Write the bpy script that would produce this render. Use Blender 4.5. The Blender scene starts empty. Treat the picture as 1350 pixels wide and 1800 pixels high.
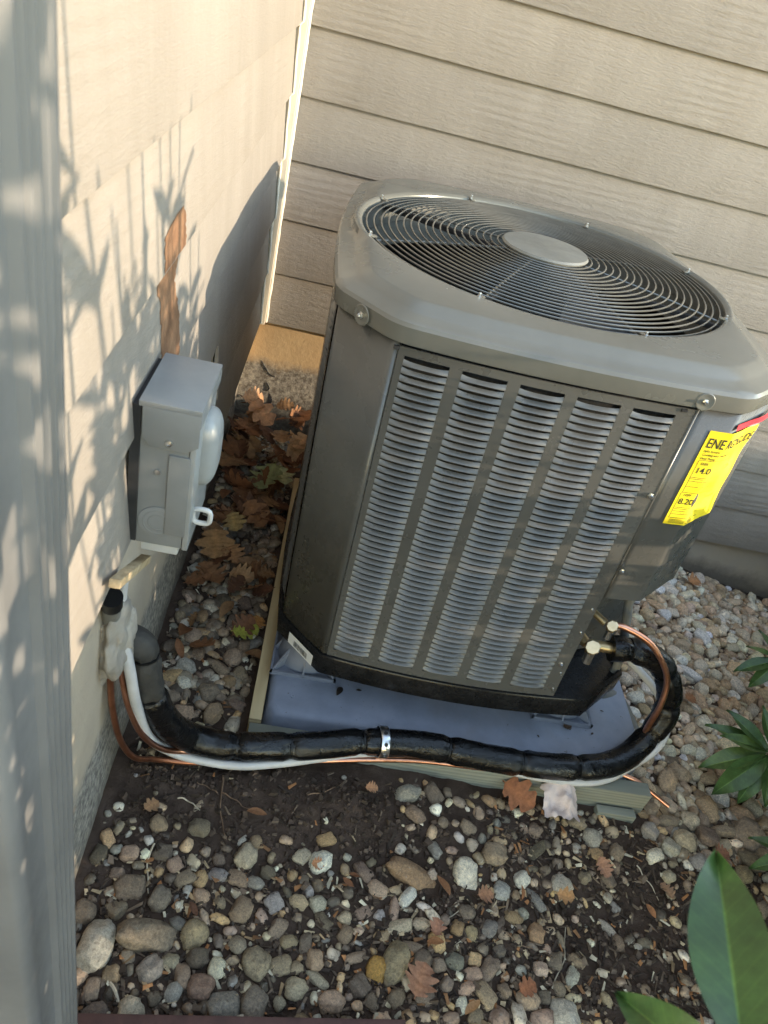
import bpy, bmesh, math, random
import numpy as np
from mathutils import Vector, Matrix, Quaternion, noise as mnoise

random.seed(7); rng = np.random.default_rng(11)
L = 0.178                       # one siding course (7 inch exposure) in metres; numbers below are in courses
SC = bpy.context.scene
COL = SC.collection
R = math.radians

# ------------------------------------------------------------------ camera
YAW, PITCH, ROLL = R(8.6725), R(35.5046), R(15.9382)
CAM = Vector((1.1847, -14.0779, 6.2518))
fw_ = Vector((math.sin(YAW)*math.cos(PITCH), math.cos(YAW)*math.cos(PITCH), -math.sin(PITCH)))
rt_ = Vector((math.cos(YAW), -math.sin(YAW), 0)); up_ = rt_.cross(fw_)
r2 = rt_*math.cos(ROLL) + up_*math.sin(ROLL); u2 = -rt_*math.sin(ROLL) + up_*math.cos(ROLL)
cam_d = bpy.data.cameras.new('camera'); cam = bpy.data.objects.new('camera', cam_d); COL.objects.link(cam)
m = Matrix((r2, u2, -fw_)).transposed().to_4x4(); m.translation = CAM*L; cam.matrix_world = m
cam_d.sensor_fit = 'HORIZONTAL'; cam_d.sensor_width = 36.0; cam_d.lens = 36.0*1349.9/1350.0
cam_d.clip_start = 0.02; cam_d.clip_end = 2000
cam_d.dof.use_dof = True; cam_d.dof.focus_distance = 1.75; cam_d.dof.aperture_fstop = 15.0
SC.camera = cam
cy = SC.cycles; cy.max_bounces = 6; cy.diffuse_bounces = 4; cy.glossy_bounces = 3; cy.transmission_bounces = 3; cy.caustics_reflective = False; cy.caustics_refractive = False

# ------------------------------------------------------------------ sky, sun, exposure
SUN_AZ, SUN_EL = R(12), R(8.5)          # sun stands to the right, a little on the camera's side of the far wall
S = Vector((math.cos(SUN_EL)*math.cos(SUN_AZ), -math.cos(SUN_EL)*math.sin(SUN_AZ), math.sin(SUN_EL)))
w = bpy.data.worlds.new('World'); SC.world = w; w.use_nodes = True
wn = w.node_tree; bg = wn.nodes['Background']
sky = wn.nodes.new('ShaderNodeTexSky'); sky.sky_type = 'NISHITA'; sky.sun_disc = False
sky.ozone_density = 0.0; sky.air_density = 1.2; sky.dust_density = 0.0; sky.sun_elevation = SUN_EL; sky.sun_rotation = math.atan2(S.x, S.y)
wn.links.new(sky.outputs[0], bg.inputs[0]); bg.inputs[1].default_value = 0.15
sd = bpy.data.lights.new('sun', 'SUN'); sd.energy = 2.0; sd.angle = R(0.53); sd.color = (.50, .418, .28)   # low sun, weakened by its long path through the air
so = bpy.data.objects.new('sun', sd); COL.objects.link(so); so.rotation_euler = (-S).to_track_quat('-Z', 'Y').to_euler()
so.location = S*20
vs = SC.view_settings; vs.view_transform = 'Standard'; vs.look = 'None'; vs.gamma = 1.0
vs.use_curve_mapping = False; vs.use_white_balance = True; vs.white_balance_temperature = 6250; vs.white_balance_tint = 17; vs.exposure = 3.12

# ------------------------------------------------------------------ helpers
class MB:
    """collects shapes in course units; build() links them as ONE mesh object in metres"""
    def __init__(s): s.v = []; s.f = []
    def add(s, vs, fs):
        b = len(s.v); s.v += [tuple(x) for x in vs]; s.f += [tuple(i+b for i in f) for f in fs]; return s
    def box(s, x0, x1, y0, y1, z0, z1, rot=None, at=None):
        vs = [Vector((x, y, z)) for z in (z0, z1) for y in (y0, y1) for x in (x0, x1)]
        if rot is not None: vs = [rot @ v for v in vs]
        if at is not None: vs = [v + Vector(at) for v in vs]
        return s.add(vs, [(0,2,3,1), (4,5,7,6), (0,1,5,4), (1,3,7,5), (3,2,6,7), (2,0,4,6)])
    def prism(s, pts, z0, z1):
        n = len(pts); vs = [(x, y, z0) for x, y in pts] + [(x, y, z1) for x, y in pts]
        return s.add(vs, [tuple(range(n))[::-1], tuple(range(n, 2*n))] + [(i, (i+1) % n, n+(i+1) % n, n+i) for i in range(n)])
    def tube(s, path, r, n=10, cap=True, closed=False):
        P = [Vector(p) for p in path]; m = len(P)
        rr = r if isinstance(r, (list, tuple)) else [r]*m
        T = []
        for i in range(m):
            a = P[(i-1) % m] if closed or i > 0 else P[i]; b = P[(i+1) % m] if closed or i < m-1 else P[i]
            T.append((b-a).normalized())
        ref = Vector((0, 0, 1)) if abs(T[0].z) < .9 else Vector((1, 0, 0))
        N = (ref - T[0]*ref.dot(T[0])).normalized(); vs = []
        for i in range(m):
            N = (N - T[i]*N.dot(T[i])).normalized(); B = T[i].cross(N)
            vs += [P[i] + (N*math.cos(2*math.pi*k/n) + B*math.sin(2*math.pi*k/n))*rr[i] for k in range(n)]
        fs = []
        for i in range(m if closed else m-1):
            j = (i+1) % m
            fs += [(i*n+k, i*n+(k+1) % n, j*n+(k+1) % n, j*n+k) for k in range(n)]
        if cap and not closed: fs += [tuple(range(n))[::-1], tuple(range((m-1)*n, m*n))]
        return s.add(vs, fs)
    def lathe(s, prof, n=24, axis=None, at=(0, 0, 0), cap=True):
        """prof: (radius, height) pairs round +Z, turned to axis"""
        q = Vector((0, 0, 1)).rotation_difference(Vector(axis)) if axis is not None else Quaternion()
        vs = [q @ Vector((r*math.cos(2*math.pi*k/n), r*math.sin(2*math.pi*k/n), h)) + Vector(at) for r, h in prof for k in range(n)]
        m = len(prof)
        fs = [(i*n+k, i*n+(k+1) % n, (i+1)*n+(k+1) % n, (i+1)*n+k) for i in range(m-1) for k in range(n)]
        if cap: fs += [tuple(range(n))[::-1], tuple(range((m-1)*n, m*n))]
        return s.add(vs, fs)
    def loft(s, loops, closed=True, cap0=False, cap1=False):
        n = len(loops[0]); vs = [p for l in loops for p in l]; fs = []
        for i in range(len(loops)-1):
            for k in range(n if closed else n-1):
                fs.append((i*n+k, i*n+(k+1) % n, (i+1)*n+(k+1) % n, (i+1)*n+k))
        if cap0: fs.append(tuple(range(n))[::-1])
        if cap1: fs.append(tuple(range((len(loops)-1)*n, len(loops)*n)))
        return s.add(vs, fs)
    def mesh(s, name, mat, smooth=True, bevel=0.0, sharp=35, seg=2):
        me = bpy.data.meshes.new(name)
        bm = bmesh.new()
        vv = [bm.verts.new(Vector(v)*L) for v in s.v]
        for f in s.f:
            try: bm.faces.new([vv[i] for i in f])
            except ValueError: pass
        bmesh.ops.recalc_face_normals(bm, faces=bm.faces)
        if bevel:
            ed = [e for e in bm.edges if len(e.link_faces) == 2 and e.calc_face_angle(0) > R(40)]
            bmesh.ops.bevel(bm, geom=ed, offset=bevel*L, segments=seg, affect='EDGES', profile=.6)
        if smooth:
            for f in bm.faces: f.smooth = True
            for e in bm.edges:
                if len(e.link_faces) == 2 and e.calc_face_angle(0) > R(sharp): e.smooth = False
        bm.to_mesh(me); bm.free()
        if mat: me.materials.append(mat)
        return me
    def build(s, name, mat, parent=None, loc=None, **k):
        return link(name, s.mesh(name, mat, **k), parent, loc)

def link(name, me, parent=None, loc=None):
    o = bpy.data.objects.new(name, me); COL.objects.link(o)
    if parent is not None: o.parent = parent
    if loc is not None: o.location = Vector(loc)*L
    return o
def tag(o, label=None, cat=None, group=None, kind=None):
    if label: o['label'] = label
    if cat: o['category'] = cat
    if group: o['group'] = group
    if kind: o['kind'] = kind
    return o
def empty(name, loc=(0, 0, 0), rot=(0, 0, 0)):
    o = bpy.data.objects.new(name, None); COL.objects.link(o); o.location = Vector(loc)*L; o.rotation_euler = rot
    o.empty_display_size = .05
    return o
def np_mesh(name, V, F, mat, col=None, smooth=True):
    """triangle mesh straight from arrays (V in courses)"""
    me = bpy.data.meshes.new(name); n = len(V); k = len(F); c = F.shape[1]
    me.vertices.add(n); me.vertices.foreach_set('co', (np.asarray(V, dtype=np.float32)*L).ravel())
    me.loops.add(k*c); me.loops.foreach_set('vertex_index', F.astype(np.int32).ravel())
    me.polygons.add(k); me.polygons.foreach_set('loop_start', np.arange(0, k*c, c, dtype=np.int32))
    me.polygons.foreach_set('loop_total', np.full(k, c, dtype=np.int32))
    me.update(calc_edges=True); me.polygons.foreach_set('use_smooth', np.full(k, smooth))
    if col is not None:
        a = me.attributes.new('col', 'FLOAT_COLOR', 'POINT'); a.data.foreach_set('color', np.asarray(col, dtype=np.float32).ravel())
    if mat: me.materials.append(mat)
    return me
def spline(pts, n=12):
    """Catmull-Rom through pts"""
    P = [Vector(p) for p in pts]; P = [P[0]*2-P[1]] + P + [P[-1]*2-P[-2]]; out = []
    for i in range(1, len(P)-2):
        for k in range(n):
            t = k/n; a, b, c, d = P[i-1:i+3]
            out.append(.5*((2*b) + (c-a)*t + (2*a-5*b+4*c-d)*t*t + (3*b-3*c+d-a)*t**3))
    return out + [P[-2]]
def resample(path, step):
    out = [path[0].copy()]; acc = 0.0
    for a, b in zip(path, path[1:]):
        d = (b-a).length; 
        while acc + d >= step:
            t = (step-acc)/d; a = a.lerp(b, t); out.append(a.copy()); d = (b-a).length; acc = 0.0
        acc += d
    out.append(path[-1].copy()); return out
_lat = rng.random((64, 64))
def vnoise(x, y, f):
    x = np.asarray(x)*f; y = np.asarray(y)*f; xi = np.floor(x).astype(int); yi = np.floor(y).astype(int)
    u = x-xi; v = y-yi; u = u*u*(3-2*u); v = v*v*(3-2*v)
    g = lambda a, b: _lat[a % 64, b % 64]
    return (g(xi, yi)*(1-u)*(1-v) + g(xi+1, yi)*u*(1-v) + g(xi, yi+1)*(1-u)*v + g(xi+1, yi+1)*u*v)*2-1

# ------------------------------------------------------------------ materials
def mat(name, base=(.5, .5, .5), rough=.6, metal=0.0, spec=.5):
    M = bpy.data.materials.new(name); M.use_nodes = True; nt = M.node_tree
    b = nt.nodes['Principled BSDF']; b.inputs['Base Color'].default_value = (*base, 1)
    b.inputs['Roughness'].default_value = rough; b.inputs['Metallic'].default_value = metal
    b.inputs['Specular IOR Level'].default_value = spec
    return M, nt, b
def N(nt, t, **k):
    n = nt.nodes.new(t)
    for a, v in k.items():
        if a.startswith('_'): n.inputs[a[1:].replace('_', ' ')].default_value = v
        else: setattr(n, a, v)
    return n
def coords(nt, scale=(1, 1, 1), rnd=True, kind='Object'):
    tc = N(nt, 'ShaderNodeTexCoord'); mp = N(nt, 'ShaderNodeMapping'); mp.inputs['Scale'].default_value = scale
    nt.links.new(tc.outputs[kind], mp.inputs['Vector'])
    if rnd:
        oi = N(nt, 'ShaderNodeObjectInfo'); mu = N(nt, 'ShaderNodeMath', operation='MULTIPLY'); mu.inputs[1].default_value = 37.0
        nt.links.new(oi.outputs['Random'], mu.inputs[0]); nt.links.new(mu.outputs[0], mp.inputs['Location'])
    return mp.outputs['Vector']
def ramp(nt, fac, stops):
    r = N(nt, 'ShaderNodeValToRGB'); e = r.color_ramp.elements
    while len(e) < len(stops): e.new(.5)
    for i, (p, c) in enumerate(stops):
        e[i].position = p; e[i].color = (*c, 1) if len(c) == 3 else c
    nt.links.new(fac, r.inputs[0]); return r.outputs[0]
def noise_n(nt, vec, scale, detail=4, rough=.55, dist=0.0):
    n = N(nt, 'ShaderNodeTexNoise'); n.inputs['Scale'].default_value = scale; n.inputs['Detail'].default_value = detail
    n.inputs['Roughness'].default_value = rough; n.inputs['Distortion'].default_value = dist
    nt.links.new(vec, n.inputs['Vector']); return n.outputs['Fac']
def mixc(nt, fac, a, b, mode='MIX'):
    x = N(nt, 'ShaderNodeMix', data_type='RGBA', blend_type=mode)
    for sock, v in ((0, fac), (6, a), (7, b)):
        if isinstance(v, (int, float)): x.inputs[sock].default_value = v
        elif isinstance(v, tuple): x.inputs[sock].default_value = (*v, 1)
        else: nt.links.new(v, x.inputs[sock])
    return x.outputs[2]
def bump(nt, b, h, strength=.3, dist=.002, prev=None):
    n = N(nt, 'ShaderNodeBump'); n.inputs['Strength'].default_value = strength; n.inputs['Distance'].default_value = dist
    nt.links.new(h, n.inputs['Height'])
    if prev is not None: nt.links.new(prev, n.inputs['Normal'])
    nt.links.new(n.outputs[0], b.inputs['Normal']); return n.outputs[0]
def math_n(nt, op, a, b=None):
    n = N(nt, 'ShaderNodeMath', operation=op)
    for i, v in enumerate((a, b)):
        if v is None: continue
        if isinstance(v, (int, float)): n.inputs[i].default_value = v
        else: nt.links.new(v, n.inputs[i])
    return n.outputs[0]

def siding_mat(name, along, bst=.75):
    M, nt, b = mat(name, rough=.62, spec=.35)
    sc = (.55, 5, 5) if along == 'x' else (5, .55, 5)
    v = coords(nt, sc)
    grain = noise_n(nt, v, 2.4, 3, .5, 1.6)
    rings = N(nt, 'ShaderNodeTexWave', wave_type='BANDS', bands_direction='Z'); rings.inputs['Scale'].default_value = 2.6
    rings.inputs['Distortion'].default_value = 9; rings.inputs['Detail'].default_value = 2; rings.inputs['Detail Scale'].default_value = .7
    nt.links.new(v, rings.inputs['Vector'])
    saw = noise_n(nt, coords(nt, (45, 45, 5)), 2.2, 2, .6); lines = noise_n(nt, coords(nt, (2.2, 2.2, 60) if along == 'x' else (2.2, 2.2, 60)), 2.6, 3, .6, .6)
    fine = noise_n(nt, coords(nt, (1, 1, 1)), 160, 3, .6)
    patch = noise_n(nt, coords(nt, (1, 1, 1)), 4.0, 3, .6)
    emb = noise_n(nt, coords(nt, (.30, .30, 1.5)), 150, 4, .66, .5)
    h = math_n(nt, 'ADD', math_n(nt, 'MULTIPLY', emb, 1.15), math_n(nt, 'MULTIPLY', rings.outputs['Fac'], math_n(nt, 'MULTIPLY', ramp(nt, patch, [(.45, (0, 0, 0)), (.65, (1, 1, 1))]), .55)))
    h = math_n(nt, 'ADD', h, math_n(nt, 'ADD', math_n(nt, 'MULTIPLY', saw, .16), math_n(nt, 'ADD', math_n(nt, 'MULTIPLY', lines, .22), math_n(nt, 'MULTIPLY', grain, .3))))
    big = noise_n(nt, coords(nt, (1, 1, .25)), 9, 4, .6)
    c = ramp(nt, big, [(.25, (.245, .217, .187)), (.55, (.278, .248, .217)), (.8, (.308, .277, .244))])
    oi = N(nt, 'ShaderNodeObjectInfo')
    tint = ramp(nt, oi.outputs['Random'], [(0, (.93, .93, .93)), (1, (1.03, 1.02, 1.0))])
    c = mixc(nt, 1.0, c, tint, 'MULTIPLY')
    spots = ramp(nt, noise_n(nt, coords(nt), 55, 2, .5), [(.76, (0, 0, 0)), (.80, (1, 1, 1))])
    c = mixc(nt, math_n(nt, 'MULTIPLY', spots, .35), c, (.33, .26, .18))
    nt.links.new(c, b.inputs['Base Color']); bump(nt, b, h, bst, .0028)
    return M
M_SIDX = siding_mat('siding_paint_far', 'x'); M_SIDY = siding_mat('siding_paint_near', 'y', .36)

def simple_noise_mat(name, stops, scale, rough=.6, bs=.3, bd=.002, bscale=None, spec=.4, metal=0.0, stretch=(1, 1, 1), detail=5, rnd=True):
    M, nt, b = mat(name, rough=rough, spec=spec, metal=metal)
    v = coords(nt, stretch, rnd); c = ramp(nt, noise_n(nt, v, scale, detail, .6, .3), stops)
    nt.links.new(c, b.inputs['Base Color'])
    if bs: bump(nt, b, noise_n(nt, v, bscale or scale*4, 4, .6), bs, bd)
    return M
M_CORE = simple_noise_mat('sheathing', [(.3, (.2, .17, .13)), (.7, (.26, .22, .17))], 6, .8)
M_CAULK = simple_noise_mat('caulk', [(.3, (.66, .61, .50)), (.7, (.74, .70, .60))], 30, .5, .4, .002)
M_TRIM = simple_noise_mat('trim_paint', [(.3, (.50, .44, .345)), (.7, (.57, .51, .41))], 14, .6, .3, .001)
def foundation_mat():
    M, nt, b = mat('foundation_plaster', rough=.85, spec=.25)
    v = coords(nt, rnd=False)
    n1 = noise_n(nt, v, 3.2, 5, .6); n2 = noise_n(nt, v, 70, 4, .7); n3 = noise_n(nt, v, 7, 5, .65)
    c = ramp(nt, n1, [(.3, (.40, .33, .25)), (.5, (.46, .385, .29)), (.7, (.41, .36, .30))])
    sp = N(nt, 'ShaderNodeSeparateXYZ'); nt.links.new(v, sp.inputs[0])
    # ochre parge coat, worn off to grey speckled block near the soil of the inner corner
    lx = ramp(nt, sp.outputs['X'], [(.0, (1, 1, 1)), (.34, (1, 1, 1)), (.62, (0, 0, 0))])
    orange = mixc(nt, n3, (.50, .33, .17), (.58, .42, .24))
    c = mixc(nt, math_n(nt, 'MULTIPLY', lx, math_n(nt, 'GREATER_THAN', sp.outputs['Y'], .0)), c, orange)
    zz = math_n(nt, 'ADD', math_n(nt, 'SUBTRACT', sp.outputs['Z'], 2.3*L), math_n(nt, 'MULTIPLY', math_n(nt, 'SUBTRACT', n3, .5), .16))
    low = ramp(nt, math_n(nt, 'ADD', math_n(nt, 'MULTIPLY', zz, 4.0), 1.1), [(.30, (1, 1, 1)), (.50, (0, 0, 0))])
    speck = ramp(nt, n2, [(.38, (.09, .085, .08)), (.55, (.27, .255, .225)), (.7, (.46, .42, .34))])
    c = mixc(nt, math_n(nt, 'MULTIPLY', math_n(nt, 'MULTIPLY', low, lx), .9), c, speck)
    # splashed soil and moss along the ground line
    zg = math_n(nt, 'ADD', zz, math_n(nt, 'MULTIPLY', math_n(nt, 'MAXIMUM', sp.outputs['X'], 0.0), .155))
    dirt = ramp(nt, math_n(nt, 'ADD', math_n(nt, 'MULTIPLY', zg, 5.0), 2.05), [(.10, (1, 1, 1)), (.42, (0, 0, 0))])
    c = mixc(nt, math_n(nt, 'MULTIPLY', dirt, .75), c, mixc(nt, n2, (.075, .062, .048), (.19, .165, .135)))
    nt.links.new(c, b.inputs['Base Color']); bump(nt, b, math_n(nt, 'ADD', n2, math_n(nt, 'MULTIPLY', n3, 1.5)), .45, .003)
    return M
M_FOUND = foundation_mat()
def paint_mat(name, base, rough=.32, dust=.0, spec=.5, nscale=8, bstr=.03):
    M, nt, b = mat(name, rough=rough, spec=spec)
    v = coords(nt); n = noise_n(nt, v, nscale, 5, .6); d = tuple(min(1, c*1.18+.01) for c in base); k = tuple(c*.9 for c in base)
    nt.links.new(ramp(nt, n, [(.3, k), (.7, d)]), b.inputs['Base Color'])
    rr = ramp(nt, noise_n(nt, v, nscale*2.2, 4, .7), [(.3, (rough*.8,)*3), (.7, (min(1, rough*1.35+dust),)*3)])
    nt.links.new(rr, b.inputs['Roughness']); bump(nt, b, noise_n(nt, v, 350, 2, .5), bstr, .0006)
    return M
def pad_mat(name, base, rough=.5, spec=.4, nscale=12, bstr=.1):
    M = paint_mat(name, base, rough, 0, spec, nscale, bstr); nt = M.node_tree; b = nt.nodes['Principled BSDF']; src = b.inputs['Base Color'].links[0].from_socket
    v = coords(nt); dust = ramp(nt, noise_n(nt, v, 3.5, 5, .65), [(.45, (0, 0, 0)), (.72, (.45,)*3)]); speck = ramp(nt, noise_n(nt, v, 70, 3, .6), [(.68, (0, 0, 0)), (.74, (.7,)*3)])
    c = mixc(nt, dust, src, (.20, .17, .14)); c = mixc(nt, speck, c, (.06, .045, .035)); nt.links.new(c, b.inputs['Base Color']); return M
M_UNIT = paint_mat('unit_grey_paint', (.080, .078, .071), .26, nscale=4, bstr=0.0)
M_CAP = paint_mat('cap_grey_paint', (.132, .130, .114), .22, nscale=3, bstr=0.0)
M_LOUV = paint_mat('louver_grey_paint', (.105, .106, .104), .30)
M_WIRE = simple_noise_mat('grille_wire_paint', [(.3, (.15, .148, .135)), (.7, (.22, .215, .195))], 12, .2, 0, spec=.8, metal=.5)
M_PAN = paint_mat('pan_black_paint', (.004, .004, .0045), .25, spec=.3, nscale=20)
M_DARK = simple_noise_mat('dark_interior', [(.3, (.012, .012, .013)), (.7, (.03, .03, .032))], 30, .6, .2, .002)
M_BLADE = simple_noise_mat('fan_blade_aluminium', [(.3, (.12, .125, .135)), (.7, (.2, .205, .22))], 12, .22, 0, metal=.6)
M_COIL = simple_noise_mat('coil_fins', [(.35, (.008, .008, .009)), (.65, (.02, .021, .022))], 200, .6, .3, .002, metal=.0, stretch=(1, 1, .05))
M_STEEL = simple_noise_mat('zinc_steel', [(.3, (.52, .53, .54)), (.7, (.7, .71, .72))], 40, .28, .1, .0005, metal=1.0)
M_BRASS = simple_noise_mat('brass', [(.3, (.42, .30, .15)), (.7, (.62, .48, .27))], 50, .36, .1, .0005, metal=.9)
M_BRASSCAP = simple_noise_mat('brass_cap', [(.3, (.46, .37, .24)), (.7, (.6, .5, .36))], 60, .38, .15, .0006, metal=.75)
M_COPPER = simple_noise_mat('copper', [(.3, (.62, .27, .16)), (.7, (.86, .46, .32))], 20, .3, .08, .0005, metal=1.0)
M_COPDARK = simple_noise_mat('tarnished_copper', [(.3, (.17, .07, .04)), (.7, (.42, .17, .09))], 20, .38, .08, .0005, metal=.9)
M_PAD = pad_mat('pad_plastic', (.20, .225, .285), .48, spec=.4, nscale=12, bstr=.12)
M_RISER = paint_mat('riser_plastic', (.155, .17, .21), .48, spec=.4, nscale=12, bstr=.1)
M_TIE = mat('zip_tie_plastic', (.004, .004, .0045), .4, spec=.3)[0]
M_WHITE = paint_mat('white_conduit_plastic', (.46, .45, .44), .4, nscale=16)
M_BOX = paint_mat('disconnect_grey_paint', (.185, .19, .19), .38, nscale=7, bstr=.02)
M_BOXLIGHT = paint_mat('disconnect_cover_paint', (.25, .258, .255), .34, nscale=7, bstr=.02)
M_HASP = paint_mat('hasp_white', (.42, .42, .41), .35)
M_SPOUT = paint_mat('downspout_enamel', (.135, .131, .128), .42, spec=.45, nscale=5, bstr=.04)
M_PUTTY = simple_noise_mat('duct_sealant', [(.3, (.17, .15, .125)), (.55, (.28, .25, .21)), (.75, (.36, .33, .28))], 14, .7, .6, .006, bscale=25)
M_FOAM = simple_noise_mat('weathered_foam', [(.3, (.020, .019, .017)), (.7, (.055, .050, .042))], 30, .75, .5, .003)
M_GREYPIPE = paint_mat('grey_conduit', (.16, .155, .14), .5)
M_PAPER = simple_noise_mat('pale_bark_paper', [(.3, (.50, .38, .32)), (.7, (.66, .54, .48))], 18, .6, .6, .004)
M_STRIPWOOD = simple_noise_mat('split_wood', [(.3, (.30, .21, .11)), (.7, (.50, .40, .25))], 12, .75, .5, .002, stretch=(6, 1, 6))
M_BARE = simple_noise_mat('bare_fibreboard', [(.25, (.09, .045, .022)), (.5, (.19, .098, .05)), (.75, (.27, .155, .085))], 26, .85, .6, .003, detail=7)
M_RED = mat('red_sticker', (.62, .02, .04), .4)[0]
M_YEL = paint_mat('yellow_label', (.90, .68, .015), .45, nscale=10, bstr=.02)
M_INK = mat('black_ink', (.02, .02, .02), .5)[0]
M_WLAB = mat('white_label', (.72, .72, .70), .5)[0]
def wrap_mat():
    M, nt, b = mat('black_vinyl_wrap', (.0035, .0035, .004), .26, spec=.4)
    v = coords(nt)
    h = math_n(nt, 'ADD', math_n(nt, 'MULTIPLY', noise_n(nt, v, 420, 2, .5), .12), noise_n(nt, coords(nt, (1, 1.6, 1.6)), 26, 4, .55, 2.2))
    bump(nt, b, h, .42, .005)
    rr = ramp(nt, noise_n(nt, v, 18, 4, .7), [(.35, (.18,)*3), (.7, (.42,)*3)]); nt.links.new(rr, b.inputs['Roughness'])
    return M
M_WRAP = wrap_mat()
def lumber(name, a, bcol, knots=True, stretch=(1, 9, 9)):
    M, nt, b = mat(name, rough=.72, spec=.3); v = coords(nt, stretch)
    wv = N(nt, 'ShaderNodeTexWave', wave_type='BANDS', bands_direction='Z'); wv.inputs['Scale'].default_value = 3.2
    wv.inputs['Distortion'].default_value = 5; wv.inputs['Detail'].default_value = 3; nt.links.new(v, wv.inputs['Vector'])
    n = noise_n(nt, v, 4, 5, .6)
    c = mixc(nt, wv.outputs['Fac'], a, bcol); c = mixc(nt, math_n(nt, 'MULTIPLY', n, .5), c, tuple(x*.55 for x in a))
    kn = ramp(nt, noise_n(nt, coords(nt, (1, 1, 1)), 14, 2, .5), [(.72, (0, 0, 0)), (.78, (1, 1, 1))])
    c = mixc(nt, math_n(nt, 'MULTIPLY', kn, .6), c, (.06, .045, .03))
    nt.links.new(c, b.inputs['Base Color']); bump(nt, b, math_n(nt, 'ADD', wv.outputs['Fac'], n), .3, .0015); return M
M_LUMG = lumber('treated_lumber_green', (.20, .205, .165), (.29, .29, .235))
M_LUMT = lumber('treated_lumber_tan', (.50, .37, .19), (.64, .50, .28), stretch=(9, 1, 9))
def stone_mat():
    M, nt, b = mat('river_stone', rough=.68, spec=.4)
    at = N(nt, 'ShaderNodeAttribute', attribute_name='col'); oi = N(nt, 'ShaderNodeObjectInfo')
    base = mixc(nt, 1.0, at.outputs['Color'], oi.outputs['Color'], 'MULTIPLY')
    v = coords(nt, kind='Object'); n = noise_n(nt, v, 26, 6, .68, .6); n2 = noise_n(nt, v, 130, 4, .7); n3 = noise_n(nt, v, 60, 3, .5, 1.5)
    k = ramp(nt, n, [(.30, (.45, .41, .37)), (.47, (.88, .88, .88)), (.56, (1.08, 1.06, 1.02)), (.70, (1.6, 1.52, 1.4))])
    c = mixc(nt, 1.0, base, k, 'MULTIPLY')
    c = mixc(nt, ramp(nt, n2, [(.53, (0, 0, 0)), (.62, (.9, .9, .9))]), c, mixc(nt, .6, c, (.07, .055, .045)))
    c = mixc(nt, ramp(nt, n3, [(.60, (0, 0, 0)), (.72, (.55,)*3)]), c, mixc(nt, .5, c, (.62, .58, .50)))
    nt.links.new(c, b.inputs['Base Color']); bump(nt, b, math_n(nt, 'ADD', n, math_n(nt, 'MULTIPLY', n2, .8)), .75, .004); return M
M_STONE = stone_mat()
def soil_mat():
    M, nt, b = mat('soil', rough=.92, spec=.2); v = coords(nt, rnd=False)
    n = noise_n(nt, v, 12, 6, .65); n2 = noise_n(nt, v, 150, 5, .75); n3 = noise_n(nt, v, 480, 2, .6)
    c = ramp(nt, n, [(.3, (.046, .030, .021)), (.52, (.078, .052, .038)), (.72, (.12, .084, .063))])
    c = mixc(nt, ramp(nt, n2, [(.62, (0, 0, 0)), (.78, (.6,)*3)]), c, (.15, .115, .085))
    nt.links.new(c, b.inputs['Base Color']); bump(nt, b, math_n(nt, 'ADD', n2, math_n(nt, 'MULTIPLY', n3, .4)), .9, .006); return M
M_SOIL = soil_mat()
def col_mat(name, rough=.8, bs=.3, trans=0.0, vein=False, spec=.35):
    """colour from the mesh's 'col' attribute times the object's colour"""
    M, nt, b = mat(name, rough=rough, spec=spec)
    at = N(nt, 'ShaderNodeAttribute', attribute_name='col'); oi = N(nt, 'ShaderNodeObjectInfo')
    base = mixc(nt, 1.0, at.outputs['Color'], oi.outputs['Color'], 'MULTIPLY'); v = coords(nt)
    c = mixc(nt, 1.0, base, ramp(nt, noise_n(nt, v, 45, 5, .65), [(.3, (.68, .66, .62)), (.7, (1.25, 1.25, 1.2))]), 'MULTIPLY')
    if vein:
        tc = N(nt, 'ShaderNodeTexCoord'); sx = N(nt, 'ShaderNodeSeparateXYZ'); nt.links.new(tc.outputs['Object'], sx.inputs[0])
        ph = math_n(nt, 'SUBTRACT', sx.outputs['X'], math_n(nt, 'MULTIPLY', math_n(nt, 'ABSOLUTE', sx.outputs['Y']), 1.1))
        sn = math_n(nt, 'SINE', math_n(nt, 'ADD', math_n(nt, 'MULTIPLY', ph, 430.0), math_n(nt, 'MULTIPLY', noise_n(nt, v, 20, 2, .5), 5.0)))
        c = mixc(nt, ramp(nt, sn, [(.78, (0, 0, 0)), (1.0, (.30,)*3)]), c, mixc(nt, 1.0, c, (1.7, 1.5, 1.4), 'MULTIPLY'))
        bl = ramp(nt, noise_n(nt, v, 9, 3, .6), [(.3, (.75, .8, .8)), (.7, (1.2, 1.15, 1.0))]); c = mixc(nt, 1.0, c, bl, 'MULTIPLY')
    nt.links.new(c, b.inputs['Base Color'])
    if bs: bump(nt, b, noise_n(nt, v, 120, 4, .6), bs, .002)
    if trans:
        tr = N(nt, 'ShaderNodeBsdfTranslucent'); nt.links.new(c, tr.inputs['Color']); mx = N(nt, 'ShaderNodeMixShader'); mx.inputs[0].default_value = trans
        nt.links.new(b.outputs[0], mx.inputs[1]); nt.links.new(tr.outputs[0], mx.inputs[2]); nt.links.new(mx.outputs[0], nt.nodes['Material Output'].inputs[0])
    return M
M_DRYLEAF = col_mat('dry_leaf', .7, .4, .2); M_CHIP = col_mat('mulch_chip', .85, .4)
M_LAUREL = col_mat('laurel_leaf', .36, .12, .14, vein=True, spec=.5); M_STEM = simple_noise_mat('green_stem', [(.3, (.06, .075, .025)), (.7, (.12, .11, .05))], 30, .7)

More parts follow.
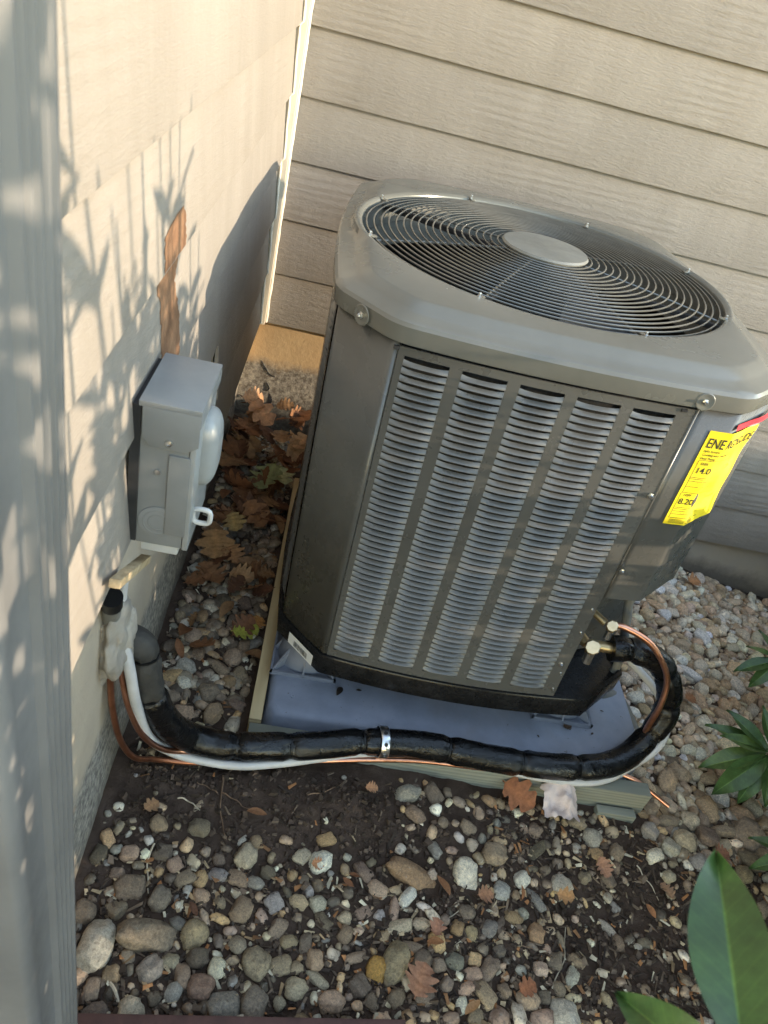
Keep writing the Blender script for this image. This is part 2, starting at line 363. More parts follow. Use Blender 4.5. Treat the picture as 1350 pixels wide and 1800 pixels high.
# ------------------------------------------------------------------ ground
def gfun(x, y, fine=False):
    x = np.asarray(x, dtype=float); y = np.asarray(y, dtype=float)
    s = np.clip((y+8)/8, 0, 1); xc = np.clip(x, -1, 20)
    z = -2.34 - xc*(0.038+0.122*s)
    z = z + .05*vnoise(x+3, y+9, .45) + .035*vnoise(x, y, 1.1)
    z = z + .10*np.exp(-((x-2.4)/1.6)**2 - ((y+8.5)/.45)**2)            # soil heaped against the board
    z = z - .10*np.exp(-((x-6.3)/1.2)**2 - ((y+9.6)/.6)**2)
    if fine: z = z + .022*vnoise(x, y, 3.1) + .014*vnoise(x+5, y, 7.3) + .009*vnoise(x, y+7, 15.7) + .005*vnoise(x, y, 31.3)
    return z
def axis(lo, hi, step, far):
    a = np.arange(lo, hi+step/2, step); o = [] ; d = step; p = hi
    while p < far: d *= 1.35; p += d; o.append(p)
    q = []; d = step; p = lo
    while p > -far: d *= 1.35; p -= d; q.append(p)
    return np.concatenate([q[::-1], a, o])
ax = axis(-.4, 14.5, .04, 900); ay = axis(-12.4, .4, .04, 900)
GX, GY = np.meshgrid(ax, ay); GZ = gfun(GX, GY, True)
nx, ny = len(ax), len(ay)
idx = np.arange(nx*ny).reshape(ny, nx)
F = np.stack([idx[:-1, :-1], idx[:-1, 1:], idx[1:, 1:], idx[1:, :-1]], -1).reshape(-1, 4)
gme = np_mesh('ground', np.stack([GX, GY, GZ], -1).reshape(-1, 3), F, M_SOIL)
tag(link('ground', gme), 'dark brown bare soil sloping down past the unit', None, None, 'structure')

# ------------------------------------------------------------------ house: siding walls, foundation
house = empty('house', (0, 0, -2.3)); tag(house, 'beige lap sided house corner on plaster foundation behind the unit', 'house')
HO = Vector((0, 0, 2.3))        # children are written in world courses; the empty stands on the soil line
class HB(MB):
    def build(s, *a, **k):
        s.v = [tuple(Vector(v)+HO) for v in s.v]; return MB.build(s, *a, **k)
def wall_pos(d, t, z, far):     # d out of the wall, t along it
    return (t, -d, z) if far else (d, t, z)
PH = {}
def board(k, t0, t1, far, parent):
    b = HB(); n = max(2, int((t1-t0)/.5)); sec = []
    rr = random.Random(int(k*10)+(500 if far else 0)); ph = rr.random()*9
    if not far: PH[k] = ph
    for i in range(n+1):
        t = t0+(t1-t0)*i/n
        dz = .010*mnoise.noise(Vector((t*.6, ph, 0))); dd = .010*mnoise.noise(Vector((t*.35, ph, 5)))
        prof = [(dd-.080, k+dz), (dd-.004, k+dz), (dd, k+dz+.012), (dd*.5-.092, k+1.12), (dd*.5-.108, k+1.12)]
        sec.append([wall_pos(d, t, z, far) for d, z in prof])
    b.loft(sec, True, True, True)
    return b.build('siding_board', M_SIDX if far else M_SIDY, parent, smooth=True, sharp=25)
NEAR_END, STEP_NEAR, STEP_FAR = -13.0, -5.0, 10.45
# wall along x = 0 (left of picture)
b = HB(); b.box(-9, -.10, NEAR_END, 7, 2.02, 15); b.box(-9, -.105, STEP_NEAR, 7, .02, 2.02)
b.v = [(min(x, -.115) if x > -1 else x, y, z) for x, y, z in b.v]; wl = b.build('siding_wall', M_CORE, house, smooth=False); tag(wl, 'sunlit beige siding wall on the left with leaf shadows')
for k in range(0, 14):
    board(k, NEAR_END if k >= 2 else STEP_NEAR, -.16, False, wl)
# far wall y = 0
b = HB(); b.box(-.10, 24, .115, 7, .02, 15); b.box(9.95, 24, .12, 7, -2.98, .02)
wf = b.build('siding_wall', M_CORE, house, smooth=False); tag(wf, 'far beige siding wall behind the fan grille')
for k in range(-3, 14):
    t0 = .10 if k >= 0 else (9.95 if k > -3 else STEP_FAR)
    board(k, t0, 24, True, wf)
# corner stick and caulk
b = HB(); b.box(-.12, .085, -.145, .02, 0.0, 14.2); ct = b.build('corner_trim', M_TRIM, house, bevel=.012)
path = [(.10+.008*mnoise.noise(Vector((z*3, 1, 0))), -.055+.012*mnoise.noise(Vector((z*2.3, 4, 0))), z) for z in np.arange(.03, 9, .08)]
b = HB(); b.tube(path, [.028+.010*mnoise.noise(Vector((p[2]*5, 0, 2))) for p in path], 8); b.build('caulk_bead', M_CAULK, ct)
path = [(.02+.010*mnoise.noise(Vector((z*3, 8, 0)))-.05*((z) % 1.0), -.165, z) for z in np.arange(.03, 9, .05)]
b = HB(); b.tube(path, [.02+.008*mnoise.noise(Vector((p[2]*5, 7, 2))) for p in path], 8); b.build('caulk_bead', M_CAULK, ct)
# foundations, set back under the siding
def rough_sheet(x0, x1, z0, z1, far, d, name, parent):
    n = int((x1-x0)/.12); mz = int((z1-z0)/.12); V = []; Fc = []
    for j in range(mz+1):
        for i in range(n+1):
            t = x0+(x1-x0)*i/n; z = z0+(z1-z0)*j/mz
            o = .018*mnoise.noise(Vector((t*.9, z*.9, d))) + .006*mnoise.noise(Vector((t*5, z*5, d)))
            V.append(Vector(wall_pos(d+o, t, z, far))+HO)
    for j in range(mz):
        for i in range(n): Fc.append((j*(n+1)+i, j*(n+1)+i+1, (j+1)*(n+1)+i+1, (j+1)*(n+1)+i))
    q = MB(); q.add(V, Fc); return q.build(name, M_FOUND, parent)
b = HB(); b.box(-9, -.34, NEAR_END, 7, -3.4, 2.015); b.box(-.33, 24, .24, 7, -6.5, .015)
fo = b.build('foundation', M_FOUND, house, smooth=False); tag(fo, 'stained plaster foundation below the siding')
rough_sheet(NEAR_END, .3, -3.3, 2.1, False, -.30, 'plaster_face', fo)
rough_sheet(-.35, 24, -6, .1, True, -.20, 'plaster_face', fo)
# cracks in the parge coat: thin dark ridged flakes
def crack(pts, wd, name='crack'):
    b = HB(); P = resample(spline([(x, .192, z) for x, z in pts], 6), .03)
    P = [Vector((p.x+.02*mnoise.noise(p*9), p.y, p.z+.02*mnoise.noise(p*9+Vector((5, 0, 0))))) for p in P]
    b.tube(P, [wd*(.35+.65*math.sin(math.pi*(i+.5)/len(P))) for i in range(len(P))], 6); return b.build(name, M_DARK, fo)
crack([(.12, -.92), (.2, -1.05), (.3, -1.16), (.42, -1.22)], .014)
crack([(.28, -1.38), (.33, -1.48), (.30, -1.58)], .018)
crack([(.38, -1.62), (.44, -1.8), (.36, -1.98), (.42, -2.12), (.3, -2.22)], .012)
# painted strip torn off the wall: bare brown fibreboard following the laps
def lap_d(z, y):
    k = math.floor(z); dd = .010*mnoise.noise(Vector((y*.35, PH[k], 5))); f_ = (z-k-.012)/1.108; return dd*(1-f_)+(dd*.5-.092)*f_
edgeL = [(4.34, -8.14), (4.31, -8.42), (4.27, -8.58), (4.02, -8.60), (3.985, -8.52), (3.8, -8.50), (3.7, -8.45), (3.3, -8.46), (3.02, -8.44)]
edgeR = [(4.34, -8.0), (4.24, -7.92), (4.14, -7.90), (4.02, -7.95), (3.985, -7.82), (3.87, -7.85), (3.73, -7.97), (3.52, -7.89), (3.34, -7.84), (3.02, -7.84)]
def interp(e, z):
    for (za, ya), (zb_, yb) in zip(e, e[1:]):
        if za >= z >= zb_: return ya+(yb-ya)*(za-z)/max(1e-6, za-zb_)
    return e[-1][1]
for zhi, zlo in ((4.335, 4.022), (3.985, 3.03)):
    b = HB(); rows = []; m_ = 60
    for i in range(m_+1):
        z = zhi+(zlo-zhi)*i/m_; a = interp(edgeL, z)+.035*mnoise.noise(Vector((z*9, 1, 1))); c = interp(edgeR, z)+.05*mnoise.noise(Vector((z*9, 5, 1)))+.035*mnoise.noise(Vector((z*31, 5, 1)))
        a += .02*mnoise.noise(Vector((z*9, 1, 1)))+.035*mnoise.noise(Vector((z*33, 1, 1)))
        rows.append([(lap_d(z, a+(c-a)*j/6)+.0045+.0022*mnoise.noise(Vector((z*8, j*1.3, 3))), a+(c-a)*j/6, z) for j in range(7)])
    b.loft(rows, closed=False)
    pb = b.build('bare_patch', M_BARE, wl); tag(pb, 'bare brown torn strip where paint came off above the grey box')
# nail heads and knots standing out of the far boards
for (x, z, s_) in [(1.02, 5.16, .05), (2.9, 6.08, .06), (2.6, 4.14, .06), (.55, .12, .03)]:
    b = HB(); b.lathe([(s_, -.055), (s_*.9, -.035), (s_*.4, -.03)], 10, (0, -1, 0), (x, -.062*(1-(z % 1))*0+.0, z)); b.build('paint_knot', M_TRIM, wf)

# ------------------------------------------------------------------ downspout close to the camera
ds = empty('downspout', (.2, -12.1, -2.25)); tag(ds, 'ribbed beige downspout blurred at the left edge of view', 'downspout')
def spout_profile():
    x0, x1, y1, y0 = .03, .41, -11.83, -12.52; P = [(x0, y1), (x1-.03, y1), (x1, y1-.03)]
    y = y1-.05
    for i in range(4): P += [(x1, y), (x1-.022, y-.018), (x1-.022, y-.030), (x1, y-.048)]; y -= .062
    P += [(x1-.0, y-.005), (x1-.03, y-.03), (x1-.03, y0+.16), (x1, y0+.13), (x1, y0+.03), (x1-.03, y0), (x0, y0)]
    return P
P = [(x-.2, y+12.1) for x, y in spout_profile()]
b = MB(); b.loft([[(x, y, z) for x, y in P] for z in (.02, 4, 8, 16)], True, True, True); b.build('pipe', M_SPOUT, ds, smooth=True, sharp=50)
for z in (12, ):
    b = MB(); b.box(-.2, .23, -.44, .29, z, z+.16); b.build('strap', M_SPOUT, ds, bevel=.01)

# ------------------------------------------------------------------ pad, frame boards, risers
b = MB()
def rrect(x0, x1, y0, y1, c): return [(x0+c, y0), (x1-c, y0), (x1, y0+c), (x1, y1-c), (x1-c, y1), (x0+c, y1), (x0, y1-c), (x0, y0+c)]
PZ = -2.0
def padloop(i, z, c=.12):
    p = rrect(1.43+i, 6.80-i, -7.53+i, -2.05-i, c); p[1] = (6.45-i, -7.53+i); p[2] = (6.80-i, -7.18+i); return [(x, y, z) for x, y in p]
b.loft([padloop(-.05, PZ-.42), padloop(-.012, PZ-.07), padloop(.02, PZ-.02), padloop(.06, PZ)], True, True, True)
pad = b.build('equipment_pad', M_PAD, sharp=60); tag(pad, 'blue grey plastic equipment pad under the outdoor unit', 'pad')
for (x, y) in ((1.72, -7.22), (6.2, -5.9)):
    b = MB(); b.lathe([(.03, PZ), (.03, PZ+.008), (.015, PZ+.008), (.012, PZ+.002)], 12, None, (x, y, 0)); b.build('mold_mark', M_PAD, pad)
b = MB(); b.box(3.6, 4.35, -7.62, -7.50, PZ-.10, PZ-.012); b.build('front_lip', M_PAD, pad, bevel=.01)
b = MB(); b.box(1.22, 6.86, -7.80, -7.585, -2.75, -2.20); fb = b.build('frame_board', M_LUMG, bevel=.012)
tag(fb, 'greenish treated board along the front of the pad', 'board', 'boards framing the pad')
b = MB(); b.box(1.20, 1.365, -7.58, -1.9, -2.72, -2.13); fb = b.build('frame_board', M_LUMT, bevel=.012)
tag(fb, 'tan treated board along the left side of the pad', 'board', 'boards framing the pad')
b = MB(); b.box(6.15, 6.72, -7.96, -7.83, -2.78, -2.50, at=(0, 0, 0)); fb = b.build('frame_board', M_LUMG, bevel=.015)
tag(fb, 'short greenish offcut leaning below the long front board', 'board', 'boards framing the pad')

UC = Vector((3.852, -4.25, -1.2)); UROT = (-.014, -.019, -.022)
from mathutils import Euler
UM = Euler(UROT, 'XYZ').to_matrix()
def riser(x, y, label):
    o = empty('riser_foot', (x, y, PZ)); tag(o, label, 'riser', 'plastic risers under the unit')
    top = .43
    b = MB(); h = .46
    b.box(-h, h, -h, h, .0, .035); b.build('base_plate', M_RISER, o, bevel=.008)
    b = MB(); b.lathe([(.40, .03), (.34, top-.04), (.33, top), (.27, top), (.27, top-.03)], 28); b.build('cup', M_RISER, o)
    for k in range(8):
        a = k*math.pi/4; l = .46 if k % 2 == 0 else .62; d = Vector((math.cos(a), math.sin(a), 0)); s_ = Vector((-d.y, d.x, 0))*.013
        p0, p1, p2, p3 = d*.30, d*l, d*l, d*.30; zz = lambda p, z: (p.x, p.y, z)
        b = MB(); V = [p0+s_, p1+s_, p1-s_, p0-s_]
        b.add([zz(v, .03) for v in V]+[zz(V[0], top-.05), zz(V[1], .05), zz(V[2], .05), zz(V[3], top-.05)],
              [(0, 1, 2, 3), (4, 7, 6, 5), (0, 4, 5, 1), (1, 5, 6, 2), (2, 6, 7, 3), (3, 7, 4, 0)]); b.build('rib', M_RISER, o)
    b = MB()
    for q in range(4):
        a = q*math.pi/2; ro = Matrix.Rotation(a, 3, 'Z')
        b.box(-h, h, -h, -h+.03, .03, .075, ro)
    b.build('rim', M_RISER, o)
riser(1.82, -6.44, 'grey ribbed plastic riser foot at the front left of the unit')
riser(5.60, -6.50, 'grey ribbed plastic riser foot at the front right of the unit')
riser(1.92, -2.55, 'grey ribbed plastic riser foot at the rear left of the unit')
riser(5.75, -2.60, 'grey ribbed plastic riser foot at the rear right of the unit')

# ------------------------------------------------------------------ the outdoor unit
FW, HD, CH, H, SAG, RR = 1.81, 2.90, .61, 4.44, .14, 2.37
HW = FW+CH
hp = empty('heat_pump', UC, UROT); tag(hp, 'large grey outdoor heat pump with louvred sides and round fan grille', 'heat pump')
def outline(o=0.0, n=16):
    fw, hd, hw, dd = FW+.41*o, HD+o, HW+o, HD-CH+.41*o; P = []
    for i in range(n): s = -1+2*i/n; P.append((fw*s, -hd-SAG*(1-s*s)))
    P.append((fw, -hd))
    for i in range(n): s = -1+2*i/n; P.append((hw+SAG*(1-s*s), dd*s))
    P.append((hw, dd))
    for i in range(n): s = 1-2*i/n; P.append((fw*s, hd+SAG*(1-s*s)))
    P.append((-fw, hd))
    for i in range(n): s = 1-2*i/n; P.append((-hw-SAG*(1-s*s), dd*s))
    P.append((-hw, -dd)); return P
def fy(x): return -HD-SAG*(1-(x/FW)**2)
def lx(y): return -HW-SAG*(1-(y/(HD-CH))**2)
def lift(P, z): return [(x, y, z) for x, y in P]
# base pan
b = MB(); b.loft([lift(outline(-.22), -.42), lift(outline(-.05), -.40), lift(outline(.035), -.33), lift(outline(.045), -.03), lift(outline(.03), -.005), lift(outline(-.02), -.005), lift(outline(-.03), -.10)], True, True, True)
pan = b.build('base_pan', M_PAN, hp, sharp=40)
b = MB(); c0, c1 = Vector((-HW-.04, -(HD-CH)-.03, 0)), Vector((-FW-.03, -HD-.05, 0)); d = (c1-c0); nrm = Vector((-1, -1, 0)).normalized()*.012
pa, pb_ = c0+d*.30+nrm, c0+d*.88+nrm
b.add([(pa.x, pa.y, -.29), (pb_.x, pb_.y, -.29), (pb_.x, pb_.y, -.10), (pa.x, pa.y, -.10)], [(0, 1, 2, 3)]); bl = b.build('barcode_label', M_WLAB, pan, smooth=False)
b = MB(); t = .24
while t < .80:
    ww = random.choice((.006, .010, .016)); q0 = pa.lerp(pb_, t)+nrm*.3; q1 = pa.lerp(pb_, t+ww)+nrm*.3
    b.add([(q0.x, q0.y, -.26), (q1.x, q1.y, -.26), (q1.x, q1.y, -.165), (q0.x, q0.y, -.165)], [(0, 1, 2, 3)]); t += ww+random.choice((.008, .014))
b.build('barcode', M_INK, bl, smooth=False)
# dark coil behind the louvers
CO = []
for x, y in outline(-.16):
    if x > 1.24 and y < -1.62:
        if not any(abs(x_-1.27) < 1e-6 for x_, y_ in CO): CO += [(1.27, -HD+.05), (1.27, -2.16), (2.2, -1.66)]
        continue
    CO.append((x, y))
b = MB(); b.loft([lift(CO, .02), lift(CO, H-.05)], True, True, False); b.build('coil', M_COIL, hp)
b = MB(); b.loft([lift(outline(-.22), H-.02), lift([(x*RR*.985/math.hypot(x, y), y*RR*.985/math.hypot(x, y)) for x, y in outline(-.22)], H-.02)], True)
b.build('orifice_plate', M_DARK, hp)
# corner posts: rounded strips at the chamfers (front left, rear left, rear right)
def post(sx, sy, z0=.0, z1=H-.02):
    a = Vector((sx*HW, sy*(HD-CH), 0)); c = Vector((sx*FW, sy*HD, 0)); ea = Vector((0, -sy, 0)); ec = Vector((-sx, 0, 0))
    pts = [a+ea*.14+Vector((-sx*.012, 0, 0)), a+ea*.05]; ctrl = [a, a.lerp(c, .06), a.lerp(c, .5)+Vector((sx, sy, 0))*.012, a.lerp(c, .94), c]
    pts += ctrl + [c+ec*.05, c+ec*.05-Vector((0, sy*.03, 0))]
    b = MB(); b.loft([[(p.x, p.y, z) for p in pts] for z in (z0, z1)], closed=False)
    o = b.build('corner_post', M_UNIT, hp, sharp=28, bevel=0); md = o.modifiers.new('thick', 'SOLIDIFY'); md.thickness = .006; md.offset = -1
    return o
post(-1, -1); post(-1, 1); post(1, 1)
# front louvred panel
SEAM = 1.314; PX0 = -FW+.055; PX1 = SEAM-.012
NR, COLS, CW, CP, CX0 = 49, 5, .46, .59, -1.685
ZB0, ZT0 = .14, H-.16; HP_ = (ZT0-ZB0)/NR
def strip(x0, x1, z0, z1, b, n=4, o=0.0):
    n = max(2, int((x1-x0)/.12)+1)
    fr = [(x0+(x1-x0)*i/n) for i in range(n+1)]
    b.loft([[(x, fy(x)-o, z0) for x in fr], [(x, fy(x)-o, z1) for x in fr]], closed=False)
b = MB(); strip(PX0, PX1, .0, ZB0-.02, b); strip(PX0, PX1, ZT0+.02, H-.05, b)
edges = [PX0] + sum([[CX0+CP*i, CX0+CP*i+CW] for i in range(COLS)], []) + [PX1]
for i in range(0, len(edges), 2): strip(edges[i], edges[i+1], ZB0-.02, ZT0+.02, b)
# folded edges of the panel
b.add([(PX0, fy(PX0), 0), (PX0, fy(PX0), H-.05), (PX0, fy(PX0)+.06, H-.05), (PX0, fy(PX0)+.06, 0)], [(0, 1, 2, 3)])
b.add([(PX1, fy(PX1), 0), (PX1, fy(PX1), H-.05), (PX1, fy(PX1)+.06, H-.05), (PX1, fy(PX1)+.06, 0)], [(0, 1, 2, 3)])
fp = b.build('louvre_panel', M_UNIT, hp, smooth=False)
md = fp.modifiers.new('thick', 'SOLIDIFY'); md.thickness = .004; md.offset = -1
def louver_mesh(pos, s0, s1):
    """one pressed slat; pos(s, out, z) -> point"""
    b = MB(); n = 8; rows = []
    for (o, z) in ((-.018, .06), (.0, -.02), (.018, -.16), (.032, -.29), (.029, -.36), (.010, -.35)):
        l = []
        for i in range(n+1):
            t = i/n; bl_ = min(1, (math.sin(math.pi*t)+.02)**.38)
            l.append(pos(s0+(s1-s0)*t, o*bl_-.004*(1-bl_), HP_*(z*bl_+(1-bl_)*(.42 if z > .0 else z*1.3))))
        rows.append(l)
    b.loft(rows, closed=False)
    return b.mesh('louver', M_LOUV, sharp=50)
for c in range(COLS):
    x0 = CX0+CP*c; me = louver_mesh(lambda s, o, z: (s, fy(s)-o, z), x0, x0+CW)
    for r_ in range(NR):
        link('louver', me, fp, (0, 0, ZB0+HP_*(r_+.45)))
# left side panel: the slats nearest the front corner show in profile
yA = -(HD-CH)+.14
b = MB(); ys = [yA+(HD-CH-.14-yA)*i/20 for i in range(21)]
def sstrip(y0, y1, z0, z1):
    n = max(2, int(abs(y1-y0)/.15)+1); q = [y0+(y1-y0)*i/n for i in range(n+1)]
    b.loft([[(lx(y), y, z0) for y in q], [(lx(y), y, z1) for y in q]], closed=False)
SC0 = [yA+.10+.59*i for i in range(7)]
yE = HD-CH-.14
sstrip(yA, yE, 0, ZB0-.02); sstrip(yA, yE, ZT0+.02, H-.05)
sstrip(yA, SC0[0], ZB0-.02, ZT0+.02)
sstrip(SC0[0]+CW, yE, ZB0-.02, ZT0+.02)
sp = b.build('side_panel', M_UNIT, hp, smooth=False)
for c in range(1):
    me = louver_mesh(lambda s, o, z: (lx(s)-o, s, z), SC0[c], SC0[c]+CW)
    for r_ in range(NR): link('louver', me, sp, (0, 0, ZB0+HP_*(r_+.45)))
# back and right panels (plain bowed sheets)
b = MB(); P = outline(0); n = 16
P_right = [(x, y) for x, y in P[n+1:2*n+2]]; P_back = [(x, y) for x, y in P[2*n+2:3*n+3]]
b.loft([lift(P_back, 0), lift(P_back, H-.05)], closed=False); b.build('rear_panel', M_UNIT, hp)
ZS = 1.80                                             # lower edge of the service panel
right = [(FW-.012, -HD+.012)] + [(HW, -(HD-CH))] + P_right[1:]
b = MB(); b.loft([lift(P_right, ZS), lift(P_right, H-.05)], closed=False); b.loft([lift(P_right[6:], 0), lift(P_right[6:], ZS)], closed=False); b.build('side_panel', M_UNIT, hp)
# service panel: right end of the front, wrapping round the chamfer
xs = [SEAM+.012+(FW-.03-SEAM-.012)*i/5 for i in range(6)]
SPP = [(x, fy(x)-.006) for x in xs] + [(FW, -HD-.004), (FW+.03, -HD+.022)] + [(FW+CH*t, -HD+CH*t-.006) for t in (.15, .35, .6, .85)] + [(HW-.005, -(HD-CH)-.03), (HW+.004, -(HD-CH)+.01), (HW+.012, -(HD-CH)+.3)]
b = MB(); b.loft([[(x*1-(0.02 if i == 0 else 0), y+.03, ZS+.0) for i, (x, y) in enumerate(SPP)], lift(SPP, ZS), lift(SPP, ZS+1.2), lift(SPP, H-.03)], closed=False)
b.add([(SPP[0][0], SPP[0][1], ZS), (SPP[0][0], SPP[0][1], H-.03), (SPP[0][0], SPP[0][1]+.07, H-.03), (SPP[0][0], SPP[0][1]+.07, ZS)], [(0, 1, 2, 3)])
sv = b.build('service_panel', M_UNIT, hp, sharp=35); md = sv.modifiers.new('thick', 'SOLIDIFY'); md.thickness = .004; md.offset = -1
# valve bay: set-back plates under the service panel
b = MB(); b.add([(SEAM, fy(SEAM)+.05, .0), (SEAM, fy(SEAM)+.05, ZS+.2), (SEAM-.02, -2.25, ZS+.2), (SEAM-.02, -2.25, .0)], [(0, 1, 2, 3)])
b.add([(SEAM-.02, -2.25, 0), (SEAM-.02, -2.25, ZS+.2), (HW, -1.7, ZS+.2), (HW, -1.7, 0)], [(0, 1, 2, 3)])
b.add([(SEAM, fy(SEAM)+.06, ZS+.02), (HW, -(HD-CH)+.05, ZS+.02), (HW, -1.7, ZS+.02), (SEAM, -2.25, ZS+.02), (FW, -HD+.05, ZS+.02)], [(0, 4, 1, 2, 3)])
b.build('valve_bay', M_UNIT, hp, smooth=False)
b = MB(); b.box(SEAM-.01, SEAM+.015, fy(SEAM)+.03, fy(SEAM)+.05, .0, ZS-.03); b.build('flange', M_UNIT, hp)
# top cap
def ringpts(r, P): return [(x*r/math.hypot(x, y), y*r/math.hypot(x, y)) for x, y in P]
def keep(P, rmin): return [(x, y) if math.hypot(x, y) > rmin else (x*rmin/math.hypot(x, y), y*rmin/math.hypot(x, y)) for x, y in P]
base_o = outline(.05)
_outline = outline
def smooth_loop(P, wdt=.16, n=256):
    Q = [Vector((x, y)) for x, y in P]; Q.append(Q[0]); ln = [0.0]
    for a, c in zip(Q, Q[1:]): ln.append(ln[-1]+(c-a).length)
    def at_(t):
        t %= ln[-1]; i = max(k for k in range(len(Q)-1) if ln[k] <= t); f_ = (t-ln[i])/max(1e-9, ln[i+1]-ln[i]); return Q[i].lerp(Q[i+1], f_)
    out = []
    for k in range(n):
        t = ln[-1]*k/n; v = Vector((0, 0))
        for j in range(-4, 5): v += at_(t+wdt*j/4)
        out.append(tuple(v/9))
    return out
_oc = {}
def outline(o=0.0):
    if o not in _oc: _oc[o] = smooth_loop(_outline(o))
    return _oc[o]
base_o = outline(.05)
b = MB(); b.loft([lift(outline(.02), H+.0), lift(outline(.045), H-.005), lift(outline(.05), H+.015), lift(outline(.055), H+.17), lift(outline(.03), H+.205), lift(outline(-.02), H+.225),
      lift(keep(outline(-.12), RR+.115), H+.25), lift(keep(outline(-.17), RR+.10), H+.275), lift(keep(outline(-.27), RR+.085), H+.335), lift(keep(outline(-.32), RR+.07), H+.345),
      lift(ringpts(RR+.055, base_o), H+.35), lift(ringpts(RR+.02, base_o), H+.345), lift(ringpts(RR-.01, base_o), H+.32), lift(ringpts(RR-.03, base_o), H+.24), lift(ringpts(RR-.03, base_o), H-.35)], True)
cap = b.build('top_cap', M_CAP, hp, sharp=32); outline = _outline
def screw(p, axis_, r, parent, m_=None):
    q = Vector(p); ax_ = Vector(axis_).normalized()
    b = MB(); b.lathe([(r, 0), (r, .012), (r*.6, .016), (r*.58, .04), (r*.5, .046)], 6 if r < .05 else 12, ax_, q); return b.build('screw', m_ or M_STEEL, parent, smooth=False)
def dimple(p, axis_, r, parent):
    ax_ = Vector(axis_).normalized(); b = MB()
    b.lathe([(r*1.1, -.002), (r, .006), (r*.8, .004), (r*.5, -.004)], 20, ax_, Vector(p)); b.build('screw_dimple', M_CAP, parent); screw(Vector(p), axis_, r*.36, parent)
dimple((-HW+.30*1-.055, -HD+CH-.30*1-.055+.0, H+.07), (-1, -1, 0), .10, cap)
dimple((SEAM+.02, fy(SEAM)-.062, H+.08), (0, -1, 0), .09, cap)
for x_, z_ in ((SEAM-.05, 3.32), ): screw((x_+.02, fy(x_)-.01, z_), (0, -1, 0), .04, hp)
for z_ in (2.25, .62): screw((SEAM+.07 if z_ > 2 else SEAM-.10, fy(SEAM)-.012, z_), (0, -1, 0), .035, hp)
for z_ in (.15, .45, 1.2, 1.6): screw((SEAM-.045, fy(SEAM)-.002, z_), (0, -1, 0), .016, hp)
# small clips between panel and cap
for x_ in (-FW+.03, SEAM-.12):
    b = MB(); b.box(x_-.03, x_+.03, fy(x_)-.02, fy(x_)+.01, H-.085, H-.055); b.build('clip', M_DARK, hp, smooth=False)
# fan grille
def dome(r): return H+.30+.10*(1-(r/2.32)**2)
gr = MB(); gr.lathe([(.555, dome(.5)-.01), (.57, dome(.5)+.02), (.55, dome(.5)+.045), (.40, dome(.5)+.055), (.0, dome(.5)+.058)], 48, cap=False)
hub = gr.build('grille_hub', paint_mat('hub_grey_plastic', (.155, .155, .14), .4, nscale=14), hp)
NRING = 19
for i in range(NRING):
    r_ = .62+(2.30-.62)*i/(NRING-1); n_ = 96
    b = MB(); b.tube([(r_*math.cos(2*math.pi*k/n_), r_*math.sin(2*math.pi*k/n_), dome(r_)) for k in range(n_)], .0115, 6, closed=True); b.build('grille_ring', M_WIRE, hp)
for k in range(8):
    a = R(20+45*k); d = Vector((math.cos(a), math.sin(a), 0)); s_ = Vector((-d.y, d.x, 0))
    b = MB(); rs = [.5+(2.34-.5)*i/10 for i in range(11)]
    b.tube([d*r_+Vector((0, 0, dome(r_)-.03)) for r_ in rs], .016, 6); sk = b.build('grille_spoke', M_WIRE, hp)
    e = d*2.335; ro = Matrix.Rotation(a, 3, 'Z')
    b = MB(); b.box(-.05, .075, -.035, .035, -.012, .012, ro, (e.x, e.y, H+.325)); b.build('tab', M_WIRE, sk, bevel=.006)
    screw((e.x+d.x*.03, e.y+d.y*.03, H+.335), (0, 0, 1), .028, sk)
# motor bars, motor and fan under the grille
a = R(-20)
ro = Matrix.Rotation(R(-27), 3, 'Z')
b = MB(); b.box(-2.36, 2.36, -.035, .035, H+.19, H+.26, ro); b.build('motor_bar', M_DARK, hp, bevel=.01)
ro = Matrix.Rotation(R(63), 3, 'Z')
b = MB(); b.box(-2.36, 2.36, -.035, .035, H+.115, H+.185, ro); b.build('motor_bar', M_DARK, hp, bevel=.01)
b = MB(); b.lathe([(.42, H+.10), (.47, H+.05), (.47, H-.55), (.4, H-.6)], 32); b.build('motor', M_DARK, hp)
fan = MB(); fan.lathe([(.5, H-.62), (.5, H-.75)], 24); fh = fan.build('fan_hub', M_DARK, hp)
for k in range(3):
    b = MB(); rows = []
    for i in range(9):
        r_ = .45+1.80*i/8; half = R(30-4*i/8); l = []
        for j in range(9):
            s = -1+2*j/8; th = R(120*k+40)+half*s+.10*(i/8); l.append((r_*math.cos(th), r_*math.sin(th), H-.62+.20*s*(1-.35*i/8)+.05*(1-s*s)))
        rows.append(l)
    b.loft(rows, closed=False); o = b.build('fan_blade', M_BLADE, hp); md = o.modifiers.new('thick', 'SOLIDIFY'); md.thickness = .003
# inside the fan bay: blue panel standing in for sky reflected on a blade
b = MB(); b.box(-.1, .55, -2.55, -2.35, H-1.9, H-.45); b.build('sky_reflection_panel', mat('sky_reflection_blue', (.20, .23, .33), .4)[0], hp, bevel=.01)

